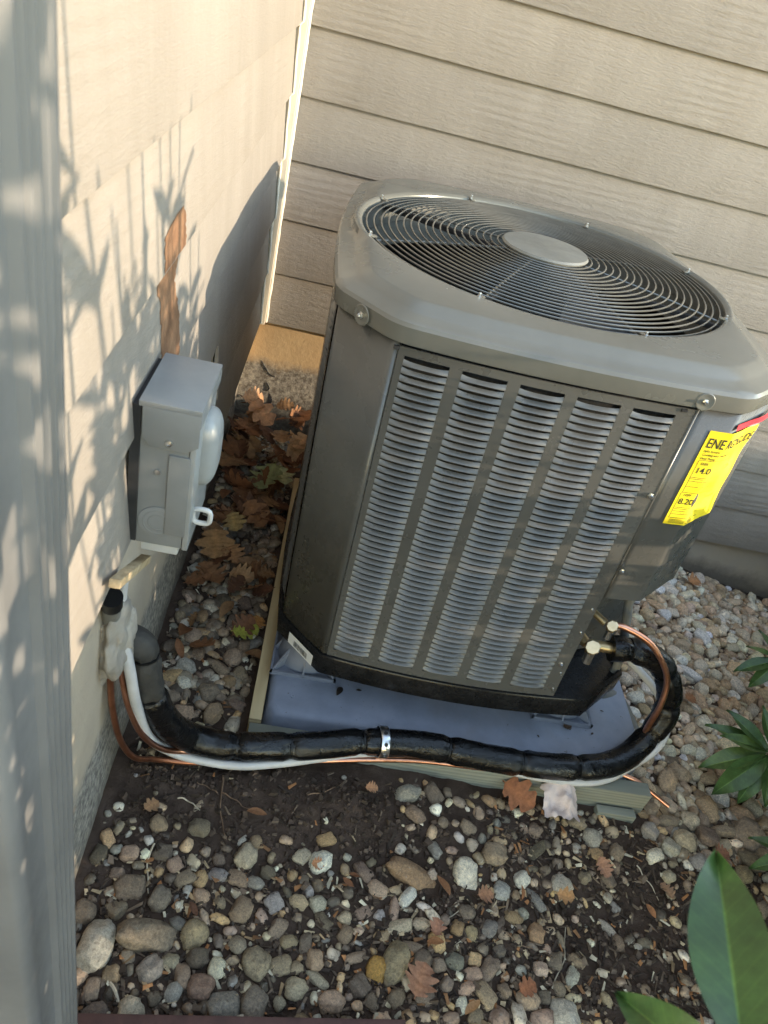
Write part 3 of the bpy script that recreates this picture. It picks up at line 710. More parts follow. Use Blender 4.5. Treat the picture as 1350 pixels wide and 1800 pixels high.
# energy label, wrapping from the front onto the chamfer
def wrap(s, z, o=.012):          # s measured from the fold, negative on the front face
    rip = .012*math.sin(z*5+s*9)+.008*math.sin(z*11)
    if s < 0: x = FW+s; return (x, fy(x)-.006-o-.3*max(0, rip), z)
    t = s/math.sqrt(2); o2 = (o+.03*min(1, s/.2)+rip)/math.sqrt(2); return (FW+t+o2, -HD+t-.004-o2, z)
LW0, LW1, LZ0, LZ1 = -.24, .60, 2.99, 4.20
b = MB(); ss = [LW0+(LW1-LW0)*i/28 for i in range(29)]
b.loft([[wrap(s, z) for s in ss] for z in [LZ0+(LZ1-LZ0)*j/20 for j in range(21)]], closed=False); el = b.build('energy_label', M_YEL, hp)
b = MB(); ss2 = [.02+(.85-.02)*i/12 for i in range(13)]
b.loft([[wrap(s, z, .02) for s in ss2] for z in (LZ1+.03, LZ1+.10)], closed=False); b.build('red_tape', M_RED, el)
def text_on(txt, s0, z0, size, parent, name='lettering', stretch=1.0):
    cu = bpy.data.curves.new('t', 'FONT'); cu.body = txt; cu.size = 1.0; cu.resolution_u = 3; cu.offset = .012
    to = bpy.data.objects.new('t', cu); COL.objects.link(to); dg = bpy.context.evaluated_depsgraph_get()
    me = bpy.data.meshes.new_from_object(to.evaluated_get(dg)); bpy.data.objects.remove(to); bpy.data.curves.remove(cu)
    bm = bmesh.new(); bm.from_mesh(me); bmesh.ops.triangulate(bm, faces=bm.faces)
    bmesh.ops.subdivide_edges(bm, edges=[e for e in bm.edges if e.calc_length() > .25], cuts=1)
    V = [wrap(s0+v.co.x*size*stretch, z0+v.co.y*size, .016) for v in bm.verts]; bm.verts.index_update()
    Fc = [tuple(v.index for v in f.verts) for f in bm.faces]; bm.free(); bpy.data.meshes.remove(me)
    q = MB(); q.add(V, Fc); return q.build(name, M_INK, parent, smooth=False)
text_on('ENERGYGUIDE', LW0+.03, LZ1-.20, .165, el, stretch=.72)
text_on('14.0', LW0+.06, LZ1-.52, .105, el); text_on('8.20', LW0+.05, LZ1-.93, .105, el)
text_on('Split System', LW0+.04, LZ1-.255, .04, el); text_on('Cooling and Heating', LW0+.04, LZ1-.30, .04, el); text_on('Heat Pump', LW0+.04, LZ1-.345, .04, el)
text_on('SEER', LW0+.08, LZ1-.415, .045, el); text_on('HSPF', LW0+.07, LZ1-.825, .045, el)
b = MB()
def lbar(s0, s1, z0, z1):
    n = max(1, int((s1-s0)/.06)); q = [s0+(s1-s0)*i/n for i in range(n+1)]; b.loft([[wrap(s, z0, .015) for s in q], [wrap(s, z1, .015) for s in q]], closed=False)
for z_, w_ in ((.36, .45), (.58, .30), (.60, .22), (.63, .26), (.70, .40), (.78, .45), (.98, .30), (1.0, .16), (1.03, .22), (1.07, .26), (1.12, .40)):
    lbar(LW0+.045, LW0+.045+w_, LZ1-z_, LZ1-z_+.006)
lbar(LW0+.04, LW0+.046, LZ1-.78, LZ1-.36); lbar(LW0+.03, LW0+.036, LZ1-1.12, LZ1-.78)
rq = random.Random(4)
for z_ in np.arange(1.145, 1.195, .014): lbar(LW0+.05, LW0+.05+rq.uniform(.3, .5), LZ1-z_, LZ1-z_+.005)
for z_ in (.44, .46, .48, .86, .88): lbar(LW0+.42, LW0+.42+rq.uniform(.12, .2), LZ1-z_, LZ1-z_+.006)
for k_ in range(9): lbar(LW0+.16+k_*.035, LW0+.163+k_*.035, LZ1-.665, LZ1-.64)
for k_ in range(8): lbar(LW0+.15+k_*.035, LW0+.153+k_*.035, LZ1-1.06, LZ1-1.035)
b.build('rating_scale', M_INK, el, smooth=False)

# service valves, copper stubs (world positions turned into the unit's frame)
UMI = UM.transposed()
def loc(p): return UMI @ (Vector(p)-UC)
class UB(MB):
    def build(s, *a, **k):
        s.v = [tuple(loc(v)) for v in s.v]; return MB.build(s, *a, **k)
def valve(p, size, name='service_valve'):
    P0 = Vector(p)
    b = UB(); b.lathe([(size*.62, -.55*size), (size*.62, .55*size)], 16, (1, 0, 0), P0); b.lathe([(size*.42, -.5*size), (size*.42, 1.0*size)], 6, (0, .2, -1), P0)
    v_ = b.build(name, M_BRASS, hp, bevel=0)
    b = UB(); dirn = Vector((-.38, -.72, .58)).normalized(); b.lathe([(size*.80, .35*size), (size*.82, .45*size), (size*.82, 1.02*size), (size*.74, 1.12*size), (size*.70, 1.14*size), (size*.3, 1.15*size)], 8, dirn, P0+Vector((0, 0, .02))); b.build('valve_cap', M_BRASSCAP, v_, smooth=False, bevel=0)
    b = UB(); b.lathe([(size*.50, .0), (size*.50, 1.35*size), (size*.36, 1.42*size)], 10, (0, -.1, -1), P0+Vector((.06*0, -.02, -.55*size))); b.build('port_cap', M_STEEL, v_, smooth=False)
    return v_
v1 = valve((5.44, -6.95, -.42), .125); v2 = valve((5.55, -6.93, -.02), .095)
b = UB(); b.tube([(5.38, -6.90, -.42), (5.55, -6.91, -.41), (5.75, -6.92, -.40)], .075, 14); b.build('copper_stub', M_BRASS, hp)
b = UB(); b.tube([(5.20, -6.6, -.36), (5.37, -6.90, -.42)], .07, 12); b.build('copper_stub', M_BRASS, hp)
b = UB(); b.tube([(5.25, -6.65, .02), (5.48, -6.88, -.02)], .05, 12); b.build('copper_stub', M_BRASS, hp)
b = UB(); b.tube([(5.78, -6.50, .60), (5.86, -6.52, .05), (6.12, -6.52, -.75), (6.2, -6.5, -1.15), (6.15, -6.4, -1.7)], .062, 12); b.build('whip_conduit', M_GREYPIPE, hp)

# ------------------------------------------------------------------ line set along the front of the pad
CEN = [(-.40, -8.62, .10), (-.20, -8.56, .10), (.0, -8.56, -.02), (.04, -8.57, -.36), (.14, -8.52, -.89), (.27, -8.36, -1.42), (.47, -8.20, -1.84), (.74, -8.14, -2.0), (1.11, -8.12, -2.02), (1.99, -7.97, -2.0),
       (2.73, -7.79, -1.98), (3.5, -7.70, -1.98), (4.36, -7.72, -2.0), (5.17, -7.72, -2.0), (5.85, -7.64, -1.99), (6.30, -7.50, -1.95), (6.62, -7.30, -1.78), (6.84, -7.10, -1.36), (6.76, -6.99, -.92), (6.48, -6.92, -.54), (6.08, -6.91, -.38), (5.70, -6.92, -.40)]
path = resample(spline(CEN, 14), .045)
arc = [0.0]
for a, c in zip(path, path[1:]): arc.append(arc[-1]+(c-a).length)
TOT = arc[-1]
def arc_near(p): return arc[min(range(len(path)), key=lambda i: (path[i]-Vector(p)).length)]
ls = empty('line_set', (1.1, -8.1, -2.3)); tag(ls, 'thick black wrapped refrigerant line strapped along the pad front', 'pipe')
LO = Vector((1.1, -8.1, -2.3))
class LB(MB):
    def build(s, *a, **k):
        s.v = [tuple(Vector(v)-LO) for v in s.v]; return MB.build(s, *a, **k)
ties = [arc_near(p) for p in [(-.01, -8.60, -.12), (.04, -8.6, -.75), (.86, -8.15, -2.01), (1.10, -8.12, -2.0), (1.80, -8.0, -2.0), (2.68, -7.80, -2.0), (3.85, -7.7, -2.0), (4.92, -7.72, -2.0), (5.70, -7.66, -2.0), (6.72, -7.22, -1.62), (6.83, -7.05, -1.12), (6.60, -6.95, -.68), (5.98, -6.91, -.385)]]
ties = sorted(ties); del ties[2:3]
cuts = [0.0] + ties + [TOT]
def rad(s):
    d = min(abs(s-t) for t in cuts[1:-1]); base = .176 if s > cuts[2] else .165
    return base*(1-.20*math.exp(-(d/.055)**2)) * (1+.03*mnoise.noise(Vector((s*2.2, 0, 3))))
for a, c in zip(cuts, cuts[1:]):
    ii = [i for i in range(len(path)) if a-.001 <= arc[i] <= c+.05]
    if len(ii) < 2: continue
    pts = [path[i] for i in ii]; b = LB(); n_ = 28
    b.tube(pts, [rad(arc[i]) for i in ii], n_)
    # folds of the wrap near the ties and on the inside of bends
    for vi in range(len(b.v)):
        i = ii[min(vi//n_, len(ii)-1)]; k = vi % n_; v = Vector(b.v[vi]); s = arc[i]
        d = min(abs(s-t) for t in cuts[1:-1]); amp = .030*math.exp(-d/.18)+.008
        rdl = (v-path[i]); 
        if rdl.length > 1e-4: b.v[vi] = tuple(v+rdl.normalized()*amp*mnoise.noise(Vector((k*.75, s*2.2, 7)))+rdl.normalized()*.006*mnoise.noise(Vector((k*.3, s*9, 1))))
    o = b.build('insulation_sleeve', M_FOAM if c <= cuts[2]+.01 else M_WRAP, ls, sharp=80)
    if c <= cuts[2]+.01: tag(o, 'weathered grey black foam sleeve by the wall')
for i_, t in enumerate(ties):
    i = min(range(len(path)), key=lambda q: abs(arc[q]-t)); T = (path[min(i+1, len(path)-1)]-path[max(i-1, 0)]).normalized()
    Nn = T.cross(Vector((0, 0, 1))).normalized(); Bn = T.cross(Nn); r_ = rad(t)*1.035
    b = LB(); loop = []
    ctr = path[i]
    for k in range(32):
        a = 2*math.pi*k/32; loop.append([ctr+(Nn*math.cos(a)+Bn*math.sin(a))*rr_+T*off for rr_, off in ((r_, -.016), (r_+.012, -.013), (r_+.012, .013), (r_, .016))])
    loop.append(loop[0]); b.loft(loop, True)
    o = b.build('zip_tie', M_TIE, ls)
    hd = ctr+(Nn*.3+Bn*1).normalized()*(r_+.02); 
    b = LB(); b.box(-.025, .025, -.022, .022, -.02, .02, None, hd); b.build('tie_head', M_TIE, o, bevel=.004)
# galvanised strap
i = min(range(len(path)), key=lambda q: (path[q]-Vector((2.98, -7.76, -2.0))).length); T = (path[i+1]-path[i-1]).normalized(); Nn = T.cross(Vector((0, 0, 1))).normalized(); Bn = -T.cross(Nn)
st = empty('pipe_strap', path[i]-Vector((0, 0, .2))); tag(st, 'shiny galvanised strap clamped over the black line near pad middle', 'strap')
b = MB(); rows = []
for k in range(25):
    a = R(-60+ 250*k/24); rows.append([(Nn*math.cos(a)+Bn*math.sin(a))*(rad(arc[i])+.025+dr)+T*of+Vector((0, 0, .2)) for of, dr in ((-.062, 0), (-.05, .008), (.05, .008), (.062, 0))])
b.loft(rows, closed=False); o = b.build('band', M_STEEL, st); md = o.modifiers.new('thick', 'SOLIDIFY'); md.thickness = .002
for k in (6, 10, 14):
    a = R(-60+250*k/24); p_ = (Nn*math.cos(a)+Bn*math.sin(a)); b = MB(); b.lathe([(.026, 0), (.026, .006), (.014, .006), (.014, .001)], 12, p_, p_*(rad(arc[i])+.035)+Vector((0, 0, .2))); b.build('strap_hole', M_DARK if k != 6 else M_STEEL, st, smooth=False)
# white conduit and copper tubes bundled with it
def single_tube(name, pts, r_, m_, label, cat, n=12, ends=True):
    P = resample(spline(pts, 12), .05); o0 = P[0]*0+P[len(P)//2]
    b = MB(); b.tube([p-o0 for p in P], r_, n); o = b.build(name, m_, None, o0); tag(o, label, cat); return o
single_tube('white_conduit', [(-.22, -8.82, .55), (-.12, -8.85, .28), (-.05, -8.86, -.06), (.01, -8.79, -.63), (.11, -8.56, -1.46), (.30, -8.34, -1.98), (.62, -8.28, -2.17), (1.18, -8.27, -2.19), (1.73, -8.15, -2.17), (2.17, -8.02, -2.15), (2.70, -7.86, -2.16), (3.4, -7.70, -2.14), (4.2, -7.70, -2.14), (4.8, -7.78, -2.14), (5.61, -7.80, -2.14), (6.13, -7.70, -2.13), (6.55, -7.48, -2.02), (6.9, -7.28, -1.75), (6.98, -7.02, -1.45), (6.75, -6.75, -1.2), (6.35, -6.55, -.95), (6.1, -6.5, -.7)], .058, M_WHITE, 'white plastic conduit tied under the black refrigerant line', 'conduit')
single_tube('copper_tube', [(-.28, -8.85, .45), (-.2, -8.79, .18), (-.13, -8.80, -.31), (-.05, -8.80, -.72), (.08, -8.68, -1.30), (.30, -8.40, -1.90), (.68, -8.22, -2.10), (1.17, -8.17, -2.13), (1.88, -8.09, -2.18), (2.76, -7.92, -2.18), (3.54, -7.80, -2.185), (4.4, -7.78, -2.165), (5.4, -7.74, -2.15)], .036, M_COPPER, 'bright copper liquid tube tucked under the black line', 'tube')
single_tube('copper_tube', [(-.30, -8.95, .42), (-.24, -8.93, .05), (-.2, -8.93, -.55), (-.12, -8.88, -1.15), (.0, -8.70, -1.7), (.2, -8.45, -2.05), (.5, -8.33, -2.2), (.85, -8.26, -2.24)], .034, M_COPDARK, 'tarnished copper tube hanging against the foundation below the sealant', 'tube')
single_tube('copper_tube', [(5.50, -6.92, .01), (5.72, -6.95, .02), (6.08, -7.03, -.09), (6.38, -7.11, -.36), (6.53, -7.17, -.62), (6.58, -7.24, -.97), (6.60, -7.24, -1.30), (6.63, -7.22, -1.55), (6.66, -7.24, -1.80), (6.60, -7.36, -2.0)], .042, M_COPPER, 'copper tube curving over the black line at the valves', 'tube')
single_tube('copper_rod', [(6.45, -7.50, -2.19), (6.72, -7.56, -2.23), (7.0, -7.66, -2.34), (7.22, -7.75, -2.42)], .032, M_COPPER, 'copper rod end sticking out over the gravel', 'rod')
single_tube('fallen_pipe', [(6.35, -6.25, -1.98), (6.75, -6.15, -2.15), (7.1, -6.45, -2.5)], .09, M_GREYPIPE, 'brown grey pipe stub lying beside the pad', 'pipe')

# ------------------------------------------------------------------ sealant and stub pipe on the foundation
sl = empty('wall_sleeve', (-.28, -8.75, .2)); tag(sl, 'lumpy beige duct sealant round pipes leaving the foundation', 'sealant')
bm = bmesh.new(); bmesh.ops.create_icosphere(bm, subdivisions=5, radius=1.0)
for v in bm.verts:
    p = v.co; n_ = 1+.42*mnoise.noise(p*1.3+Vector((3, 1, 0)))+.20*mnoise.noise(p*3.1)+.07*mnoise.noise(p*8)
    v.co = Vector((p.x*.20*n_+.04, (p.y*.30+.10*p.z)*n_-.0, p.z*.50*n_+.15))*L
for f in bm.faces: f.smooth = True
me = bpy.data.meshes.new('sealant_lump'); bm.to_mesh(me); bm.free(); me.materials.append(M_PUTTY); o = link('sealant_lump', me, sl)
o.rotation_euler = (R(22), 0, 0)
bm = bmesh.new(); bmesh.ops.create_icosphere(bm, subdivisions=5, radius=1.0)
for v in bm.verts:
    p = v.co; n_ = 1+.35*mnoise.noise(p*1.7+Vector((9, 1, 0)))+.16*mnoise.noise(p*4.1)
    v.co = Vector((p.x*.15*n_+.02, p.y*.38*n_, p.z*.20*n_))*L
for f in bm.faces: f.smooth = True
me = bpy.data.meshes.new('sealant_lump'); bm.to_mesh(me); bm.free(); me.materials.append(M_PUTTY); o = link('sealant_lump', me, sl, (.0, .12, .02)); o.rotation_euler = (R(-35), 0, 0)
b = MB(); b.tube([(.10, -.36, .98), (.06, -.22, .62), (.02, -.1, .3)], .085, 16); b.build('stub_pipe', M_GREYPIPE, sl)
b = MB(); b.tube([(.105, -.38, 1.02), (.085, -.31, .85)], .098, 16); b.build('stub_cap', M_TIE, sl)
b = MB(); b.tube([(.12, -.12, 1.0), (.10, -.08, .75), (.05, -.05, .45)], .06, 12); b.build('white_stub', M_WHITE, sl)
b = MB(); ro = Matrix.Rotation(R(-31), 3, 'X'); b.box(-.04, .045, -.55, .55, -.035, .035, ro, (0, 0, 0))
o = b.build('wood_strip', M_STRIPWOOD, None, (.07, -9.50, 1.93), bevel=.008); tag(o, 'split tan wood strip under the grey disconnect box', 'wood strip')

# ------------------------------------------------------------------ disconnect box on the left wall
bx = empty('disconnect_box', (.03, -8.90, 2.02)); tag(bx, 'grey metal electrical disconnect box mounted on the left siding', 'electrical box')
W2, DP, HH = .37, .40, 1.32                     # half width along the wall, depth, height
b = MB(); b.box(0, DP-.03, -W2+.015, W2-.015, 0, HH-.02); b.build('case', M_BOX, bx, bevel=.015)
b = MB(); b.add([], [])
# raised channel on the near side
b.box(DP*.56, DP-.012, -W2-.006, -W2+.03, .14, HH-.42); b.build('side_rib', M_BOX, bx, bevel=.008)
# cover: front plate and hood
b = MB(); b.box(DP-.028, DP+.02, -W2, W2, .0, HH-.05); cov = b.build('front_cover', M_BOXLIGHT, bx, bevel=.015)
b = MB(); b.box(-.01, DP+.04, -W2-.022, W2+.022, HH-.035, HH+.012)
b.add([(.02, -W2-.024, HH-.03), (DP+.035, -W2-.024, HH-.03), (DP+.035, -W2-.024, HH-.30), (DP-.05, -W2-.024, HH-.36), (.08, -W2-.024, HH-.36), (.02, -W2-.024, HH-.28),
       (.02, -W2-.008, HH-.03), (DP+.035, -W2-.008, HH-.03), (DP+.035, -W2-.008, HH-.30), (DP-.05, -W2-.008, HH-.36), (.08, -W2-.008, HH-.36), (.02, -W2-.008, HH-.28)],
      [(0, 1, 2, 3, 4, 5), (11, 10, 9, 8, 7, 6), (0, 6, 7, 1), (1, 7, 8, 2), (2, 8, 9, 3), (3, 9, 10, 4), (4, 10, 11, 5), (5, 11, 6, 0)])
b.box(DP+.02, DP+.04, -W2-.02, W2+.02, HH-.14, HH-.03)
hood = b.build('hood', M_BOX, bx, bevel=.008)
b = MB(); b.lathe([(.028, 0), (.026, .012), (.012, .016), (.010, .008)], 14, (0, -1, 0), (DP*.55, -W2-.024, HH-.30)); b.build('rivet', M_STEEL, bx)
b = MB(); b.lathe([(.024, 0), (.022, .010), (.010, .012)], 14, (0, -1, 0), (DP*.36, -W2+.014, HH-.60)); b.build('rivet', M_STEEL, bx)
# knockout rings on the near side
for r_ in (.125, .085):
    b = MB(); b.lathe([(r_, 0), (r_, .010), (r_-.012, .014), (r_-.024, .010), (r_-.024, 0)], 32, (0, -1, 0), (DP*.42, -W2+.016, .24), cap=False); b.build('knockout_ring', M_BOX, bx)
b = MB(); b.lathe([(.15, 0), (.15, .006), (.14, .008), (.0, .008)], 32, (0, -1, 0), (DP*.42, -W2+.012, .24), cap=False); b.build('knockout_boss', M_BOX, bx)
# domed handle housing pressed out of the cover
b = MB(); rows = []
for i in range(13):
    t = i/12; rr_ = []
    for k in range(24):
        a = 2*math.pi*k/24; e = lambda c: math.copysign(abs(c)**.55, c); f_ = math.sqrt(max(0, 1-t*t))
        rr_.append((DP+.02+.12*t**.8, .05+.20*e(math.cos(a))*(.35+.65*f_), HH-.55+.32*e(math.sin(a))*(.35+.65*f_)))
    rows.append(rr_)
b.loft(rows, True, False, True); b.build('handle_housing', M_BOXLIGHT, cov)
# hasp loop
b = MB(); pth = []
for k in range(20):
    a = 2*math.pi*k/20; e = lambda c: math.copysign(abs(c)**.6, c); pth.append((DP+.085+.07*e(math.cos(a)), -W2+.16, .26+.07*e(math.sin(a))))
b.tube(pth, .022, 8, closed=True); b.build('hasp', M_HASP, cov)
b = MB(); b.box(.04, DP-.06, -W2+.04, W2-.1, -.10, .01); b.build('conduit_hub', M_HASP, bx, bevel=.02)
# black backing gap
b = MB(); b.box(-.07, .005, -W2-.0, W2+.0, .02, HH-.04); b.build('back_plate', M_DARK, bx)

# ------------------------------------------------------------------ edging strip at the bottom of view
b = MB(); b.box(.05, 3.3, -11.32, -11.17, -2.6, -2.24, Matrix.Rotation(R(4.4), 3, 'Z'), (-.83, .02, 0)); o = b.build('edging_strip', simple_noise_mat('brown_steel_edging', [(.3, (.05, .022, .018)), (.7, (.10, .045, .035))], 20, .6, .3, .002), bevel=.012)
tag(o, 'dark reddish brown edging strip at the bottom of the picture', 'edging')

#STONES
# ------------------------------------------------------------------ river stones
def stone_variant(i, sub):
    bm = bmesh.new(); bmesh.ops.create_icosphere(bm, subdivisions=sub, radius=1.0); o = Vector((i*7.3, i*2.1, i*4.7))
    asp = [(1.25, .95, .72), (1.05, .95, .78), (1.5, .85, .66), (1.15, 1.0, .6), (1.3, .8, .75), (1.0, .9, .85), (1.4, 1.0, .6), (1.2, .9, .8), (1.7, .75, .6), (1.1, 1.05, .7)][i % 10]
    for v in bm.verts:
        p = v.co.copy(); q = Vector([math.copysign(abs(c)**.82, c) for c in p])
        n_ = 1+.26*mnoise.noise(p*1.2+o)+.16*mnoise.noise(p*2.1+o)+.04*mnoise.noise(p*5+o)+.015*mnoise.noise(p*12+o)
        v.co = Vector((q.x*asp[0], q.y*asp[1], q.z*asp[2]))*n_*(1-.10*max(0, mnoise.noise(p*.9+o*1.7)))
    bm.verts.ensure_lookup_table(); V = np.array([v.co[:] for v in bm.verts]); bm.verts.index_update()
    Fc = np.array([[v.index for v in f.verts] for f in bm.faces]); bm.free(); return V, Fc
VAR3 = [stone_variant(i, 3) for i in range(10)]; VAR2 = [stone_variant(i, 2) for i in range(10)]
VME = [np_mesh('river_stone', V, Fc, M_STONE, np.ones((len(V), 4))) for V, Fc in VAR3]
PAL = [(.20, .165, .13), (.30, .24, .175), (.42, .37, .30), (.33, .25, .19), (.13, .11, .09), (.26, .255, .25), (.38, .27, .16), (.24, .19, .15), (.52, .49, .44), (.29, .22, .175), (.17, .14, .115)]
PALR = [(.42, .34, .26), (.50, .43, .35), (.56, .51, .45), (.40, .30, .22), (.30, .235, .175), (.44, .40, .36), (.36, .27, .2), (.60, .57, .53)]
def blocked(x, y, r):
    if x-r*.6 < -.22 or y+r*.6 > .12: return True
    if 1.16-r*.7 < x < 6.90+r*.7 and -7.90-r*1.1 < y < -1.7: return True
    if x < .85 and -9.0 < y < -7.95 and x > .0 and False: return True
    if y < -11.10+.05*x-r*.6 and x < 3.4: return True
    if x < .46+r and y < -11.7+r: return True
    return False
def density(x, y):
    if x > 6.9 and y > -8.3: return 1.0
    if x <= 1.2 and y > -7.5: return .9
    if y > -7.9 and x < 1.2: return .35
    if x > 6.9: return max(.10, min(1.0, 1-( -8.3-y)/.9)) if y > -9.4 else (.16 if x < 8.4 else .5)
    n = float(vnoise(x+11, y+4, .8))
    # bare soil band in front of the board, stones further forward
    front = 1/(1+math.exp(((y+9.55)-.30*n+(.35 if x > 3.2 else 0)*0)/.12))
    if 3.3 < x < 6.4 and y > -9.3: front = max(front, .62 if x > 3.9 else .4)
    if x > 5.4 and -10.3 < y < -8.9: front *= .30
    if x > 4.6 and y < -9.3: front *= .45
    return max(.006 if y > -9.45 else .04, min(1, front*(.85+.5*n)))
stones = []                                       # x, y, r, colour, variant, explicit label
cell = {}
def can(x, y, r, k=.86):
    ci, cj = int(x//.5), int(y//.5)
    for i in range(ci-2, ci+3):
        for j in range(cj-2, cj+3):
            for (a, c, d) in cell.get((i, j), ()):
                if (a-x)**2+(c-y)**2 < (k*(d+r))**2: return False
    return True
def put(x, y, r): cell.setdefault((int(x//.5), int(y//.5)), []).append((x, y, r))
# stones one can name in the photograph: (x, y, length radius, colour, variant, turn, label)
NAMED = [
 (4.17, -9.09, .235, (.70, .67, .61), 0, 85, 'large white oval stone standing out in the middle of the soil'),
 (3.45, -9.22, .27, (.27, .18, .115), 8, -15, 'long brown wedge stone left of the white oval stone'),
 (4.90, -9.06, .165, (.60, .60, .58), 5, 40, 'round white speckled stone right of the white oval stone'),
 (4.62, -9.24, .165, (.40, .41, .42), 0, 60, 'smooth pale grey stone just below the white speckled stone'),
 (4.55, -8.80, .245, (.27, .215, .165), 5, 0, 'big rounded brown boulder above the white oval stone'),
 (3.26, -10.24, .26, (.25, .21, .14), 4, 60, 'large olive brown stone leaning on the ochre stone'),
 (3.06, -10.33, .17, (.42, .25, .07), 0, 70, 'ochre yellow stained stone near the bottom middle'),
 (.12, -10.45, .30, (.40, .38, .35), 4, 80, 'large pale pitted stone beside the downspout'),
 (.62, -10.30, .32, (.20, .165, .13), 8, 12, 'long dark brown lying stone right of the pitted pale stone'),
 (.70, -10.62, .20, (.28, .25, .235), 5, 50, 'round stone with a white cap below the long dark stone'),
 (1.22, -10.72, .20, (.22, .145, .115), 5, 0, 'reddish brown blocky stone near the bottom left'),
 (1.50, -10.86, .21, (.25, .235, .22), 0, 12, 'grey flaky oval stone at the bottom left by the reddish stone'),
 (.60, -11.0, .19, (.44, .40, .34), 1, 30, 'pale tan triangular stone close to the edging strip'),
 (1.76, -10.42, .23, (.27, .23, .17), 1, 80, 'brown and cream two toned stone left of bottom centre'),
 (1.80, -10.80, .21, (.22, .19, .165), 0, 70, 'dark rounded stone under the two toned stone'),
 (5.45, -9.02, .18, (.46, .43, .39), 3, 10, 'flat pale granite stone right of the grey stone'),
 (5.20, -10.55, .25, (.46, .45, .43), 0, 85, 'long pale grey stone at the bottom right before the leaf'),
 (4.98, -10.10, .14, (.50, .39, .34), 5, 0, 'pinkish white round stone on the bare soil'),
 (5.02, -9.68, .16, (.38, .25, .16), 0, 60, 'tan orange oval stone alone on bare soil'),
 (8.55, -7.85, .30, (.25, .20, .165), 0, 50, 'big brown rounded boulder at the right edge below the shrub'),
 (1.46, -9.33, .22, (.36, .32, .26), 5, 60, 'pale tan boulder at the left edge of the stone cluster'),
 (.30, -9.85, .21, (.20, .155, .12), 0, 10, 'brown oval stone by the foundation with a sunlit end'),
 (.62, -9.92, .20, (.19, .165, .14), 5, 70, 'dark grey rounded stone next to the brown oval stone'),
 (1.06, -10.22, .21, (.29, .24, .16), 1, 40, 'tan angular stone with cream side in the left cluster'),
 (6.02, -8.32, .19, (.36, .34, .31), 1, 60, 'pale square stone below the right end of the front board'),
]
for (x, y, r, c, vi, tn, lab) in NAMED:
    r *= .78; put(x, y, r*.9); stones.append([x, y, r, c, vi, R(tn), lab, None])
for rlo, rhi, tries in ((.17, .20, 160), (.135, .17, 1500), (.105, .135, 5500), (.075, .105, 12000), (.05, .075, 16000), (.022, .05, 20000)):
    for _ in range(tries):
        x = rng.uniform(-.2, 13.8); y = rng.uniform(-11.9, .1); r = rng.uniform(rlo, rhi)
        if x > 9.6 and y < -8.5: continue
        if x < 6.9 or y < -8.3: r *= .80
        if y > -6 and x > 6.9 and r > .19: continue
        if x < 1.2 and y > -7.5 and r > .22: continue
        if 1.2 < x < 6.9 and y > -1.9: continue
        if blocked(x, y, r): continue
        dn = density(x, y)
        if r > .15 and dn < .5 and rng.random() > .15: continue
        if rng.random() > dn: continue
        if x < 6.9 and r < .05 and rng.random() < .25: continue
        if not can(x, y, r, .84): continue
        put(x, y, r)
        pal = PALR if (x > 6.9 and y > -7.6) else PAL
        c = np.array(pal[rng.integers(len(pal))])*(rng.uniform(.7, 1.5) if pal is PAL else rng.uniform(1.05, 1.6))*np.array([1, rng.uniform(.95, 1.04), rng.uniform(.9, 1.06)])
        if pal is PALR: c = c*np.array([.99, .99, 1.02])
        stones.append([x, y, r, tuple(c), int(rng.integers(10)), rng.uniform(0, 6.28), None, None])
# a lower layer closing the gaps of the thick gravel
under = []
for _ in range(3600):
    x = rng.uniform(-.1, 13.8); y = rng.uniform(-8.6, .1); r = rng.uniform(.09, .17)
    if blocked(x, y, r) or density(x, y) < .85: continue
    pal = PALR if (x > 6.9 and y > -7.6) else PAL
    under.append([x, y, r, tuple(np.array(pal[rng.integers(len(pal))])*rng.uniform(.6, 1.0)), int(rng.integers(10)), rng.uniform(0, 6.28), None, -r*.55])
def pix(x, y, z):
    d = Vector((x, y, z))-CAM; zc = d.dot(fw_)
    return (675+1349.9*d.dot(r2)/zc, 900-1349.9*d.dot(u2)/zc, zc)
allst = stones+under
gz = gfun(np.array([s[0] for s in allst]), np.array([s[1] for s in allst]))
for s, z in zip(allst, gz): s.append(float(z))
def key(s):
    if s[6]: return 1e9
    u, v, zc = pix(s[0], s[1], s[8]); inside = -10 < u < 1345 and 640 < v < 1790
    hid = (s[0] > 1.0 and s[0] < 7.2 and s[1] > -1.9) or (u < 140)
    return s[2]/zc if inside and not hid else 0
order = sorted(range(len(stones)), key=lambda i: -key(stones[i])); chosen = set(order[:298])
def stone_rot(s, i):
    rr = random.Random(i); return Euler((rr.gauss(0, .22), rr.gauss(0, .22), s[5]), 'XYZ').to_matrix()
